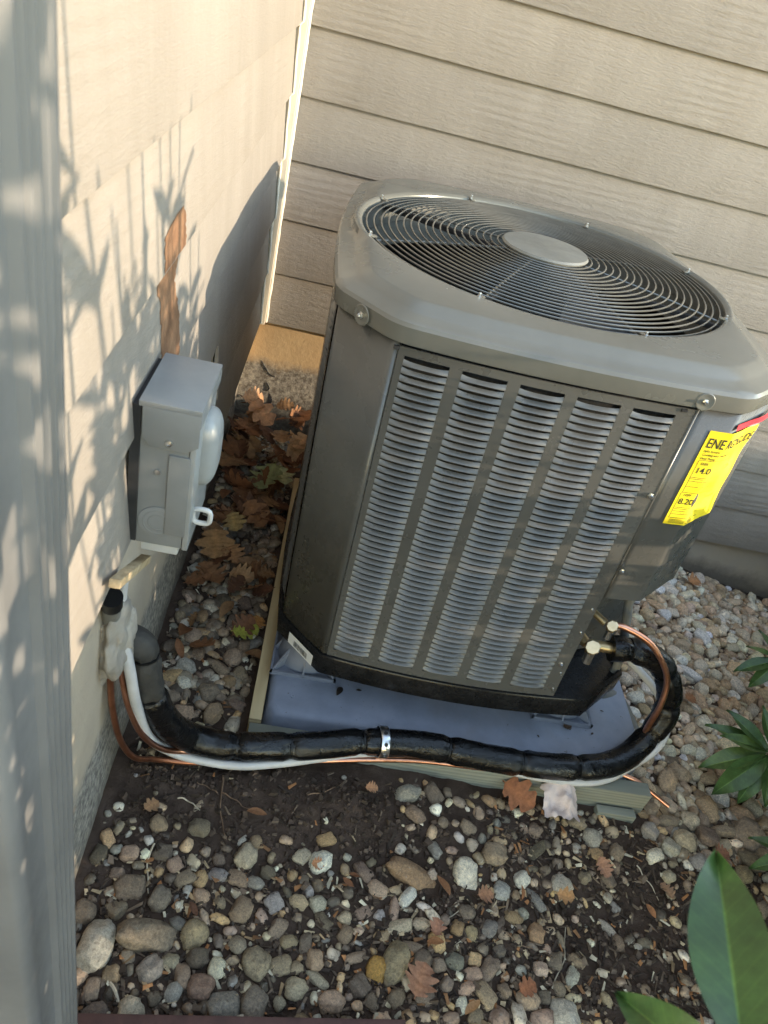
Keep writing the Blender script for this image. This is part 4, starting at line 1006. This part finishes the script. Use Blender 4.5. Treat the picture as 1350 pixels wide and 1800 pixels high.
def region(s):
    x, y = s[0], s[1]; lum = sum(s[3])/3
    tone = 'pale' if lum > .34 else ('dark' if lum < .17 else 'tan brown')
    shape = {2: 'long', 8: 'long', 6: 'flat', 3: 'flat', 5: 'round', 1: 'round', 9: 'round'}.get(s[4], 'oval')
    size = 'large' if s[2] > (.145 if x > 6.9 else .118) else ('small' if s[2] < (.11 if x > 6.9 else .092) else 'middling')
    if x > 6.9 and y > -8.0:
        wh = 'close beside the pad edge' if x < 7.6 else ('by the laurel leaves' if y < -5.6 else ('under the far wall' if y > -1.8 else ('in the far gravel' if y > -3.6 else 'in the gravel right of the copper loop')))
        return f'{size} {tone} {shape} river stone {wh}', 'river stones right of the pad'
    if x < 1.3 and y > -8.0:
        wh = 'below the leaf pile' if y > -4.5 else ('at the foot of the foundation' if x < .35 else ('against the tan board' if x > .85 else 'between foundation and tan board'))
        return f'{size} {tone} {shape} river stone {wh}', 'river stones by the left wall'
    if y > -8.9: wh = 'just below the black line' if x < 4 else ('just below the front board' if x < 6.9 else 'below the right end of the board')
    elif x < 1.3: wh = 'in the lower left near the downspout' if y < -10 else 'on the soil near the foundation'
    elif x < 2.5: wh = 'in the left cluster by the edging' if y < -10.2 else 'in the upper left cluster'
    elif x < 4: wh = 'at the bottom middle' if y < -10.2 else 'in the middle cluster'
    elif x < 5.6: wh = 'at the bottom right of centre' if y < -10 else 'right of the white oval stone'
    else: wh = 'beside the big foreground leaf'
    return f'{size} {tone} {shape} river stone {wh}', 'river stones on the soil in front'
Vs, Fs, Cs = [], [], []; off = 0
for i, s in enumerate(allst):
    x, y, r, c, vi, tn, lab, dz, z = s; m3 = stone_rot(s, i); ang = r/1.15
    hz = r*((.10 if x < 6.9 else .32) if i < len(stones) else -.1)+(dz or 0)*.3
    if i in chosen:
        c = (min(.8, c[0]*1.14), min(.75, c[1]*1.06), c[2]*.90); o = link('river_stone', VME[vi], None, (x, y, z+hz)); o.scale = (ang,)*3; o.rotation_euler = m3.to_euler(); o.color = (*c, 1)
        a, g_ = region(s); tag(o, lab or a, 'stone', g_)
    else:
        V, Fc = VAR2[vi]; W = (V*ang) @ np.array(m3).T + np.array([x, y, z+hz])
        Vs.append(W); Fs.append(Fc+off); off += len(V); Cs.append(np.tile(np.array([min(.8, c[0]*1.14), min(.75, c[1]*1.06), c[2]*.90, 1.0]), (len(V), 1)))
me = np_mesh('gravel', np.concatenate(Vs), np.concatenate(Fs), M_STONE, np.concatenate(Cs))
o = link('gravel', me); tag(o, 'small rounded river gravel filling between the larger stones', 'gravel', None, 'stuff')

# ------------------------------------------------------------------ mulch, chips, crumbs of soil
def scatter_bits(name, n, region_fn, size_fn, cols, mt, label, flat=True, lift_=.01):
    Vs, Fs, Cs = [], [], []; off = 0
    for i in range(n):
        for _ in range(30):
            x, y = region_fn()
            if not blocked(x, y, .05): break
        l, w_, t_ = size_fn(); z = float(gfun(x, y, True)) + lift_
        q = np.array([[-l, -w_, 0], [l*.9, -w_*.6, 0], [l, w_*.7, 0], [-l*.8, w_, 0], [-l*.9, -w_*.8, t_], [l*.8, -w_*.5, t_], [l*.85, w_*.5, t_], [-l*.7, w_*.9, t_]])
        q += rng.normal(0, .12, q.shape)*np.array([w_, w_, t_])
        e = np.array(Euler((rng.normal(0, .3), rng.normal(0, .3), rng.uniform(0, 6.28)), 'XYZ').to_matrix())
        c = np.array(cols[rng.integers(len(cols))])*rng.uniform(.7, 1.3)
        Vs.append(q @ e.T + np.array([x, y, z])); Fs.append(np.array([(0, 3, 2, 1), (4, 5, 6, 7), (0, 1, 5, 4), (1, 2, 6, 5), (2, 3, 7, 6), (3, 0, 4, 7)])+off); off += 8
        Cs.append(np.tile([*c, 1.0], (8, 1)))
    o = link(name, np_mesh(name, np.concatenate(Vs), np.concatenate(Fs), mt, np.concatenate(Cs), smooth=False)); tag(o, label, name.replace('_', ' '), None, 'stuff')
def front_region():
    while True:
        x = rng.uniform(-.15, 9); y = rng.uniform(-11.6, -8.0)
        if x < 4.5 and y > -9.4 and rng.random() < .88: continue
        return x, y
def wall_region(): return rng.uniform(-.2, 1.15), rng.uniform(-8.4, .05)
def any_region(): return front_region() if rng.random() < .75 else wall_region()
scatter_bits('mulch', 2600, any_region, lambda: (rng.uniform(.03, .13), rng.uniform(.007, .022), rng.uniform(.006, .018)), [(.045, .030, .021), (.075, .052, .036), (.03, .02, .015), (.14, .1, .07)], M_CHIP, 'dark weathered mulch splinters between the stones')
scatter_bits('leaf_litter', 1000, any_region, lambda: (rng.uniform(.02, .075), rng.uniform(.010, .028), .004), [(.30, .20, .11), (.42, .32, .2), (.22, .11, .05), (.5, .44, .33), (.33, .15, .06)], M_CHIP, 'small crumbs of dry leaf and bark on the soil', lift_=.03)
scatter_bits('soil_crumbs', 5200, front_region, lambda: (lambda s: (s, s*.8, s*1.1))(abs(rng.normal(0, .016))+.006), [(.055, .036, .026), (.085, .057, .041), (.045, .03, .02), (.14, .1, .072)], M_CHIP, 'loose crumbs of dark soil', lift_=0.0)
scatter_bits('soil_crumbs', 1500, lambda: (rng.uniform(-.1, 4), rng.uniform(-9.5, -8.1)), lambda: (lambda s: (s, s*.8, s*1.1))(abs(rng.normal(0, .016))+.006), [(.055, .036, .026), (.085, .057, .041), (.045, .03, .02)], M_CHIP, 'loose crumbs of dark soil by the heaped board', lift_=0.0)
# rootlets and straws
def wiggle(p, ang, ln, r_, m_, name, label, cat, amp=.25, up=.03):
    pts = []; x, y = p; a = ang
    for i in range(9):
        pts.append((x, y, float(gfun(x, y, True))+up+.012*math.sin(i*1.7))); a += random.uniform(-amp, amp); x += math.cos(a)*ln/8; y += math.sin(a)*ln/8
    o0 = Vector(pts[4]); P = spline(pts, 4); b = MB(); b.tube([q-o0 for q in P], [r_*(1-.6*i/len(P)) for i in range(len(P))], 5); o = b.build(name, m_, None, o0); tag(o, label, cat, None); return o
M_ROOT = simple_noise_mat('rootlet', [(.3, (.12, .07, .04)), (.7, (.22, .14, .085))], 30, .8); M_STRAW = simple_noise_mat('straw', [(.3, (.36, .29, .2)), (.7, (.5, .43, .32))], 30, .7)
for (p, a, ln, r_, m_, nm, lab) in [
    ((1.02, -8.35), -1.5, .85, .012, M_ROOT, 'root', 'thin brown root running down the bare soil below the black line'),
    ((1.05, -8.6), -.3, .40, .009, M_ROOT, 'root', 'fine side root branching right on the bare soil'),
    ((1.0, -8.62), 2.6, .3, .009, M_ROOT, 'root', 'fine side root branching left on the bare soil'),
    ((.42, -9.35), -1.55, .55, .013, M_STRAW, 'straw', 'pale straw lying by the foundation corner'),
    ((.55, -8.75), .1, .32, .012, M_STRAW, 'straw', 'pale straw near the sunlit chip by the wall'),
    ((2.1, -8.45), .5, .5, .010, M_ROOT, 'root', 'curved root next to the black line'),
    ((3.75, -9.9), .8, .45, .012, M_STRAW, 'straw', 'pale straw between stones at bottom middle'),
    ((5.05, -10.35), 1.3, .9, .009, M_STRAW, 'straw', 'long dry stalk beside the pinkish stone'),
    ((4.6, -9.75), -.5, .6, .009, M_ROOT, 'root', 'dark stalk across the bare soil at right'),
    ((.35, -10.78), -.55, .75, .018, M_STRAW, 'twig', 'orange brown twig among the lower left stones'),
    ((6.6, -8.6), -.9, .5, .010, M_STRAW, 'straw', 'pale straw on the soil right of the board'),
    ((5.9, -8.1), -1.4, .5, .012, M_ROOT, 'twig', 'thin twig below the brown paper scrap')]:
    wiggle(p, a, ln, r_, m_, nm, lab, nm)

# ------------------------------------------------------------------ fallen leaves
def oak_mesh(seed, lobes=4, curl=.10):
    rr = random.Random(seed); n = 26; V = []; Fc = []; C = []
    for i in range(n+1):
        t = i/n; env = math.sin(math.pi*min(1, t*.96+.04))**.6*(.35+.65*math.sin(math.pi*(t*.75+.15)))
        lob = abs(math.sin(math.pi*lobes*t+.4))**.8; wv = .06+.40*env*(.30+.70*lob) if t > .10 else .014
        if t > .985: wv = .01
        for j in range(5):
            s = -1+j/2; ww = wv*s*(1+.08*rr.uniform(-1, 1)); shear = .22*abs(ww)
            V.append((t-.5+shear, ww, curl*(1.4*ww*ww*3+.25*math.sin(t*5+seed)+.5*abs(ww)*math.sin(t*9+seed))+.02*rr.uniform(-1, 1)))
            C.append((1, 1, 1, 1) if abs(s) > .1 else (1.25, 1.2, 1.1, 1))
    for i in range(n):
        for j in range(4): Fc.append((i*5+j, i*5+j+1, (i+1)*5+j+1, (i+1)*5+j))
    return np_mesh('fallen_leaf', np.array(V), np.array(Fc), M_DRYLEAF, np.array(C))
OAK = [oak_mesh(i, 3+i % 3, .06+.06*(i % 4)) for i in range(6)]
def plain_leaf(seed):
    rr = random.Random(seed); V = []; Fc = []; n = 12
    for i in range(n+1):
        t = i/n; wv = .20*math.sin(math.pi*t)**.8+.01
        for j in range(3): s = j-1; V.append((t-.5, wv*s, .12*abs(s)*wv*4+.05*math.sin(t*4+seed)))
    for i in range(n):
        for j in range(2): Fc.append((i*3+j, i*3+j+1, (i+1)*3+j+1, (i+1)*3+j))
    return np_mesh('fallen_leaf', np.array(V), np.array(Fc), M_DRYLEAF, np.ones((len(V), 4)))
PLN = [plain_leaf(i) for i in range(3)]
BR = [(.26, .115, .05), (.34, .16, .075), (.20, .085, .04), (.38, .21, .10), (.15, .07, .04), (.42, .24, .12)]
def leaf(me, x, y, dz, size, turn, tilt, colr, label, group):
    o = link('fallen_leaf', me, None, (x, y, float(gfun(x, y))+dz)); o.scale = (size,)*3; o.rotation_euler = (tilt[0], tilt[1], turn); o.color = (*colr, 1); tag(o, label, 'leaf', group)
LV = 'fallen oak leaves on the ground'
for (k, x, y, dz, sz, tn, ti, c, lab) in [
    (0, 4.93, -7.98, .22, .62, -.6, (.5, .1), (.30, .12, .055), 'glossy red brown oak leaf propped against the front board'),
    (1, 3.50, -10.45, .20, .72, 1.2, (.1, .15), (.40, .20, .12), 'pale brown lobed oak leaf at the bottom middle'),
    (2, .70, -2.15, .42, .85, -1.9, (.2, .3), (.30, .30, .13), 'greenish yellow pointed oak leaf on the leaf pile'),
    (3, .95, -2.0, .45, .6, -1.2, (-.2, .3), (.44, .42, .22), 'pale yellow curled leaf beside the greenish oak leaf'),
    (4, .90, -5.95, .20, .50, .3, (.2, 0), (.30, .30, .05), 'small green and yellow leaf left of the tan board'),
    (1, 1.02, -5.75, .17, .42, 1.0, (.1, .1), (.45, .22, .07), 'orange leaf touching the small green leaf'),
    (0, .12, -4.2, .26, .85, -1.4, (.15, .1), (.42, .23, .10), 'broad golden brown oak leaf beside the foundation'),
    (5, .42, -4.35, .24, .55, -.9, (.1, .25), (.36, .18, .08), 'smaller brown oak leaf next to the golden one'),
    (2, .2, -4.9, .2, .7, 2.2, (.1, .0), (.27, .13, .06), 'brown oak leaf under the golden one toward camera'),
    (3, .55, -3.1, .28, .75, .5, (.1, .1), (.20, .10, .055), 'long dark brown leaf lying across the stones by the wall'),
    (4, .32, -3.55, .28, .55, -1.2, (.3, .2), (.46, .30, .12), 'yellow brown leaf with a dark stalk by the wall'),
    (0, .30, -.55, .75, .8, -.4, (.3, .5), (.48, .24, .12), 'bright sunlit oak leaf on top of the corner pile'),
    (5, .08, -.3, .85, .6, .6, (.8, .2), (.52, .29, .16), 'sunlit pale leaf against the left foundation in the corner'),
    (2, 6.05, -8.75, .18, .45, -1.2, (.1, .3), (.36, .19, .12), 'pinkish brown leaf scrap right of the paper scrap'),
    (1, 4.35, -9.38, .16, .40, .3, (.2, .2), (.33, .17, .10), 'small torn oak leaf below the white oval stone'),
    (3, 3.72, -9.85, .17, .38, 1.4, (.2, .2), (.40, .20, .13), 'salmon leaf scrap between straws at bottom centre'),
    (0, 4.75, -10.35, .14, .42, .5, (.2, .1), (.30, .12, .06), 'reddish oak leaf by the pale pebbles at the bottom'),
    (4, 5.30, -10.75, .2, .35, -.3, (.1, .1), (.55, .33, .07), 'yellow orange leaf at the bottom edge'),
    (5, 6.9, -8.95, .18, .40, 2.0, (.2, .1), (.42, .25, .15), 'tan curled leaf right of the bare soil'),
    (2, 7.9, -8.3, .2, .5, .4, (.2, .2), (.28, .13, .08), 'brown leaf under the laurel shrub'),
    (1, 8.6, -5.2, .22, .35, .4, (.2, .2), (.30, .14, .07), 'brown leaf on the pale gravel beside the shrub'),
    (3, 10.6, -.7, .22, .5, .4, (.2, .2), (.46, .22, .10), 'orange brown leaf on the gravel below the far wall'),
    (4, 9.6, -.25, .25, .3, .4, (.2, .2), (.50, .20, .10), 'reddish leaf at the top of the far gravel'),
    (0, .28, -8.95, .14, .35, .9, (.2, .2), (.34, .19, .10), 'brown and pink leaf on the soil by the foundation'),
    (2, 2.3, -9.3, .12, .28, .2, (.2, .2), (.42, .20, .10), 'small orange leaf chip above the left stone cluster'),
    (5, 2.9, -8.25, .14, .3, .2, (.2, .2), (.42, .22, .12), 'small orange chip near the left end of the board')]:
    leaf(OAK[k], x, y, dz*(.8 if y < -8 else 1), sz*(.62 if y < -8.2 else .85), tn, ti, c, lab, LV)
for i in range(44):                                # the loose pile in the corner
    t = rng.random(); x = rng.uniform(-.1, 1.25); y = -.05-3.3*t*t-.1; dz = rng.uniform(.12, .30)+.55*math.exp(-((y+.2)/.9)**2)
    leaf(OAK[i % 6], x, y, dz, rng.uniform(.38, .75), rng.uniform(0, 6.28), (rng.normal(0, .4), rng.normal(0, .4)), tuple(np.array(BR[i % 6])*rng.uniform(.7, 1.15)), f"{('dark brown', 'rust brown', 'tan')[i % 3]} {('curled', 'flat', 'crumpled', 'pointed')[i % 4]} oak leaf {'at far end' if y > -.6 else ('in middle' if y > -1.8 else 'at near end')} of corner pile {'by the wall' if x < .5 else 'by the unit'}", 'oak leaves heaped in the corner')
for i in range(26):
    x = rng.uniform(.0, 1.15); y = rng.uniform(-6.5, -2.8)
    leaf(OAK[i % 6] if i % 3 else PLN[i % 3], x, y, rng.uniform(.15, .24), rng.uniform(.25, .5), rng.uniform(0, 6.28), (rng.normal(0, .35), rng.normal(0, .35)), tuple(np.array(BR[i % 6])*rng.uniform(.6, 1.0)), f"{('rust', 'dark', 'tan brown')[i % 3]} {'lobed' if i % 3 else 'narrow'} dry leaf {'near the foundation' if x < .55 else 'near the tan board'} {'below the box' if y < -4.6 else 'below the pile'}", 'dry leaves beside the left wall')
for i in range(18):
    x = rng.uniform(.5, 8.5); y = rng.uniform(-11, -8.6)
    if blocked(x, y, .1): continue
    leaf(PLN[i % 3] if i % 5 else OAK[3*(i % 2)], x, y, rng.uniform(.10, .17), rng.uniform(.14, .28), rng.uniform(0, 6.28), (rng.normal(0, .3), rng.normal(0, .3)), tuple(np.array(BR[i % 6])*rng.uniform(.8, 1.2)), f"small {('rust', 'tan', 'brown')[i % 3]} {'narrow' if i % 2 else 'lobed'} leaf scrap on front soil {'at the left' if x < 2.5 else ('in the middle' if x < 5 else 'at the right')} {'near the edging' if y < -10 else 'toward the board'}", 'leaf scraps on the front soil')
# bits lying on the pad
for (x, y, sz, tn, me_, c, lab) in [(5.68, -6.99, .16, .4, OAK[2], (.09, .055, .035), 'small crumpled brown leaf bit on the pad by the right riser'),
        (2.35, -7.02, .20, 1.2, PLN[0], (.03, .022, .018), 'dark seed pod on the pad right of the left riser'), (2.62, -6.95, .09, .3, PLN[1], (.03, .022, .018), 'tiny dark crumb on the pad beside the seed pod'),
        (6.05, -7.05, .07, .8, PLN[2], (.06, .04, .03), 'tiny mud fleck at the right front of the pad'), (5.2, -7.25, .06, 2.0, PLN[0], (.05, .035, .028), 'tiny mud fleck near the front edge of the pad'), (6.3, -6.6, .06, 2.6, PLN[1], (.06, .045, .035), 'tiny mud fleck near the right edge of the pad')]:
    o = link('leaf_bit', me_, None, (x, y, PZ+.02)); o.scale = (sz,)*3; o.rotation_euler = (.1, .1, tn); o.color = (*c, 1); tag(o, lab, 'debris')
# crumpled pale scrap by the front board
b = MB(); rows = []
for i in range(15):
    r_ = []
    for j in range(13):
        x, y = (i/14-.5)*.50, (j/12-.5)*.44
        x += .05*mnoise.noise(Vector((j*.5, 3, 0))); y += .05*mnoise.noise(Vector((i*.5, 9, 0)))
        r_.append((x, y, .10*mnoise.noise(Vector((x*5, y*5, 0)))+.05*mnoise.noise(Vector((x*13, y*13, 4)))+.14*(1-(x*2.4)**2)+.25*y))
    rows.append(r_)
b.loft(rows, closed=False); o = b.build('paper_scrap', M_PAPER, None, (5.50, -8.06, -2.36), sharp=60); tag(o, 'crumpled pale pink paper scrap in front of the board', 'paper')

# ------------------------------------------------------------------ laurel shrubs
def laurel_arrays(n=8, SS=(-1, -.5, 0, .5, 1)):
    V = []; Fc = []
    for i in range(n+1):
        t = i/n; wv = .15*(math.sin(math.pi*t**.9)**.85)*(1.0 if t < .95 else .8)+.004
        for s in SS: V.append((t, wv*s, .055*abs(s)-.16*t*t+.01*math.sin(t*9)*s))
    q = len(SS)
    for i in range(n):
        for j in range(q-1): Fc.append((i*q+j, i*q+j+1, (i+1)*q+j+1, (i+1)*q+j))
    C = np.ones((len(V), 4)); C[q//2::q, :3] = (2.1, 1.9, 1.5)
    return np.array(V), np.array(Fc), C
LV_, LF_, LC_ = laurel_arrays(8); LV4, LF4, LC4 = laurel_arrays(5)
_la = laurel_arrays(16, (-1, -.75, -.4, -.07, 0, .07, .4, .75, 1)); LME = np_mesh('leaf', _la[0], _la[1], M_LAUREL, _la[2])
def frame(d, nrm):
    d = Vector(d).normalized(); nrm = Vector(nrm); s_ = nrm.cross(d)
    if s_.length < 1e-3: s_ = Vector((1, 0, 0)).cross(d)
    s_.normalize(); n_ = d.cross(s_); return Matrix((d, s_, n_)).transposed()
def shrub_leaf(base, tip, nrm, parent, po, colr, wide=1.0):
    d = Vector(tip)-Vector(base); o = link('leaf', LME, parent, Vector(base)-po); mm = frame(d, nrm); o.rotation_euler = mm.to_euler(); o.scale = (d.length, d.length*wide, d.length); o.color = (*colr, 1); return o
LCOL = [(.072, .135, .042), (.055, .11, .034), (.10, .165, .052), (.06, .12, .045)]
def foliage(root, po, stems, per, ln, seed, spread=.9):
    rr = random.Random(seed); Vs, Fs, Cs = [], [], []; off = 0
    sb = MB()
    for (p0, p1) in stems:
        p0, p1 = Vector(p0), Vector(p1); mid = p0.lerp(p1, .5)+Vector((rr.uniform(-.2, .2), rr.uniform(-.2, .2), .1)); P = spline([p0, mid, p1], 6)
        sb.tube([q-po for q in P], [.045*(1-.7*i/len(P)) for i in range(len(P))], 6)
        for k in range(per):
            t = .10+.90*(k+rr.random())/per; q = P[min(len(P)-1, int(t*(len(P)-1)))]; a = k*2.4+rr.random(); T = (p1-p0).normalized()
            out = Vector((math.cos(a), math.sin(a), 0)); d = (out*spread+T*.55+Vector((0, 0, rr.uniform(-.25, .35)))).normalized(); l = ln*rr.uniform(.7, 1.15)
            mm = np.array(frame(d, Vector((rr.uniform(-1, 1), rr.uniform(-.6, .6), .55)))); c = np.array(LCOL[rr.randrange(4)])*rr.uniform(.8, 1.25)
            Vs.append((LV4*l) @ mm.T + np.array(q-po)); Fs.append(LF4+off); off += len(LV4); Cs.append(LC4*np.array([*c, 1]))
    sb.build('stem', M_STEM, root)
    o = link('foliage', np_mesh('foliage', np.concatenate(Vs), np.concatenate(Fs), M_LAUREL, np.concatenate(Cs)), root); o['kind'] = 'stuff'; return o
def shrub(x, y, label, nst, rad_, z0, z1, per, ln, seed, wide=None):
    g0 = float(gfun(x, y)); po = Vector((x, y, g0)); root = empty('laurel_shrub', po); tag(root, label, 'shrub', 'laurel shrubs')
    rr = random.Random(seed); st_ = []
    for k in range(nst):
        a = rr.uniform(0, 6.28); q = rad_*math.sqrt(rr.random()); ex, ey = math.cos(a)*q, math.sin(a)*q*(wide or 1)
        zt = z0+(z1-z0)*rr.random()**.7; st_.append(((x+ex*.25, y+ey*.25, g0), (x+ex, y+ey, zt)))
    foliage(root, po, st_, per, ln, seed+1); return root, po
#SHRUBS
# near shrub beside the camera: two of its leaves reach into the lower right corner
rB, pB = shrub(5.9, -13.1, 'tall laurel shrub beside the camera with large leaves in the lower right corner', 84, 1.45, .5, 7.4, 13, .72, 21)
shrub_leaf((2.80, -13.22, 3.90), (2.945, -12.50, 3.945), (-.50, -.45, .74), rB, pB, (.036, .078, .020), 1.12)
shrub_leaf((2.98, -13.22, 3.62), (2.70, -12.80, 3.37), (-.30, -.40, .85), rB, pB, (.042, .090, .024), 1.12)
bq = MB(); bq.tube([Vector(q)-pB for q in spline([(5.0, -13.3, 1.2), (3.6, -13.5, 3.2), (2.98, -13.3, 3.7), (2.80, -13.24, 3.9)], 8)], .03, 8); bq.build('stem', M_STEM, rB)
# row of shrubs to the right, mostly out of view; they keep the low sun off the soil
shrub(8.9, -10.9, 'leafy laurel shrub right of the front stones out of view', 84, 1.35, 1.0, 6.5, 14, .72, 31)
shrub(9.3, -9.62, 'leafy laurel shrub standing right of the bare soil out of view', 70, 1.15, .5, 5.4, 14, .72, 41)
rA, pA = shrub(10.2, -7.3, 'laurel shrub at the right edge of view with low leaves over the gravel', 60, 1.15, -.9, 2.75, 14, .70, 51)
ce = Vector((8.78, -7.02, -1.86))
for (tp, nr, c) in [((7.80, -7.10, -2.18), (0, 0, 1), 2), ((7.90, -7.56, -2.22), (.1, -.2, 1), 1), ((7.96, -6.56, -1.82), (0, .1, 1), 0), ((8.05, -6.85, -1.72), (-.2, 0, 1), 2), ((8.83, -6.36, -1.50), (.2, -.1, 1), 0),
                    ((8.62, -7.72, -2.12), (0, -.4, 1), 1), ((8.30, -7.62, -2.28), (0, -.2, 1), 3), ((8.25, -6.45, -1.60), (-.3, .2, 1), 1), ((8.95, -7.62, -1.7), (.1, -.3, 1), 0), ((9.2, -6.5, -1.4), (.3, 0, 1), 2)]:
    shrub_leaf(ce+(Vector(tp)-ce)*.06+Vector((0, 0, .02)), tp, nr, rA, pA, LCOL[c], 1.15)
bq = MB(); bq.tube([Vector(q)-pA for q in spline([(10.2, -7.3, -2.7), (9.5, -7.15, -2.3), tuple(ce)], 8)], .035, 8); bq.build('stem', M_STEM, rA)
rS, pS = shrub(11.3, -5.2, 'laurel shrub behind the right edge leaves near the far gravel', 40, 1.1, -1.2, .9, 12, .66, 61)
cf = Vector((9.75, -5.05, -1.75))
for (tp, nr, c) in [((9.02, -5.15, -2.0), (0, 0, 1), 1), ((9.25, -5.42, -2.1), (0, -.3, 1), 0), ((9.3, -4.75, -1.75), (0, .2, 1), 2), ((9.6, -4.45, -1.6), (.2, 0, 1), 1), ((9.75, -5.7, -1.95), (.2, -.3, 1), 3)]:
    shrub_leaf(cf+(Vector(tp)-cf)*.05, tp, nr, rS, pS, LCOL[c], 1.15)
bq = MB(); bq.tube([Vector(q)-pS for q in spline([(11.3, -5.2, -3.4), (10.5, -5.1, -2.5), tuple(cf)], 8)], .03, 8); bq.build('stem', M_STEM, rS)
cg = Vector((8.75, -8.5, -2.05))
for (tp, c) in [((8.05, -8.6, -2.25), 0), ((8.2, -8.15, -2.2), 1)]: shrub_leaf(cg, tp, (0, 0, 1), rA, pA, LCOL[c], 1.1)
shrub(13.6, -3.4, 'low laurel shrub beyond the right gravel', 80, 1.2, -3.4, .0, 12, .70, 71)
shrub(12.9, -5.2, 'laurel shrub between the right gravel and the second row', 70, 1.2, -3.0, .6, 12, .70, 75)
shrub(15.0, -2.0, 'low laurel shrub at the far end of the right gravel', 80, 1.3, -3.8, -.5, 12, .70, 77)
shrub(15.6, -1.0, 'low laurel shrub against the far wall past the gravel', 80, 1.3, -4.0, -.6, 12, .70, 81)
shrub(12.6, -8.2, 'laurel shrub in the second row right of the unit', 50, 1.4, -.8, 1.9, 12, .70, 91)
shrub(12.4, -11.2, 'laurel shrub in the second row near the camera', 50, 1.4, 0, 4.6, 12, .70, 101)

# added leafy screen out of view, blocks low sky glow on the sunny side
ys_ = np.arange(-150, 70, 1.2); zs_ = np.linspace(0, 1, 14); HV = []
for z_ in zs_:
    for y_ in ys_:
        t_ = z_*1.0; hgt = 8.6+.5*float(vnoise(y_, 3, .13)); xx = 70+1.2*float(vnoise(y_, z_*9, .5))+.5*float(vnoise(y_+9, z_*9, 1.3))
        HV.append((xx+1.2*t_**3, y_, -3.6+(hgt+3.6)*t_))
HV = np.array(HV); nyh = len(ys_); V2 = HV.copy(); V2[:, 0] = 2*74-V2[:, 0]
hi_ = np.arange(len(HV)).reshape(len(zs_), nyh)
q_ = np.stack([hi_[:-1, :-1], hi_[:-1, 1:], hi_[1:, 1:], hi_[1:, :-1]], -1).reshape(-1, 4); top_ = np.stack([hi_[-1, :-1], hi_[-1, 1:], hi_[-1, 1:]+len(HV), hi_[-1, :-1]+len(HV)], -1)
o = link('sky_blocker', np_mesh('sky_blocker', np.concatenate([HV, V2]), np.concatenate([q_, q_+len(HV), top_]), simple_noise_mat('sky_blocker_leaves', [(.3, (.02, .035, .012)), (.7, (.06, .09, .03))], 9, .7, .9, .05)))
tag(o, 'unseen leafy screen added beyond the shrubs to block low sky', 'sky_blocker')

# look-alikes that still share a label are told apart by how near the camera they lie
ORD = ['nearest', 'second nearest', 'third nearest', 'fourth nearest', 'fifth nearest', 'sixth nearest', 'seventh nearest', 'eighth nearest', 'ninth nearest']
same = {}
for o in list(COL.objects):
    if o.parent is None and o.get('category') in ('stone', 'leaf'): same.setdefault(o['label'], []).append(o)
for lab, l_ in same.items():
    if 1 < len(l_) <= len(ORD) and len(lab.split()) <= 14:
        l_.sort(key=lambda q: (q.location-CAM*L).length)
        for k_, q in enumerate(l_): q['label'] = (ORD[k_] + ' ' + lab)
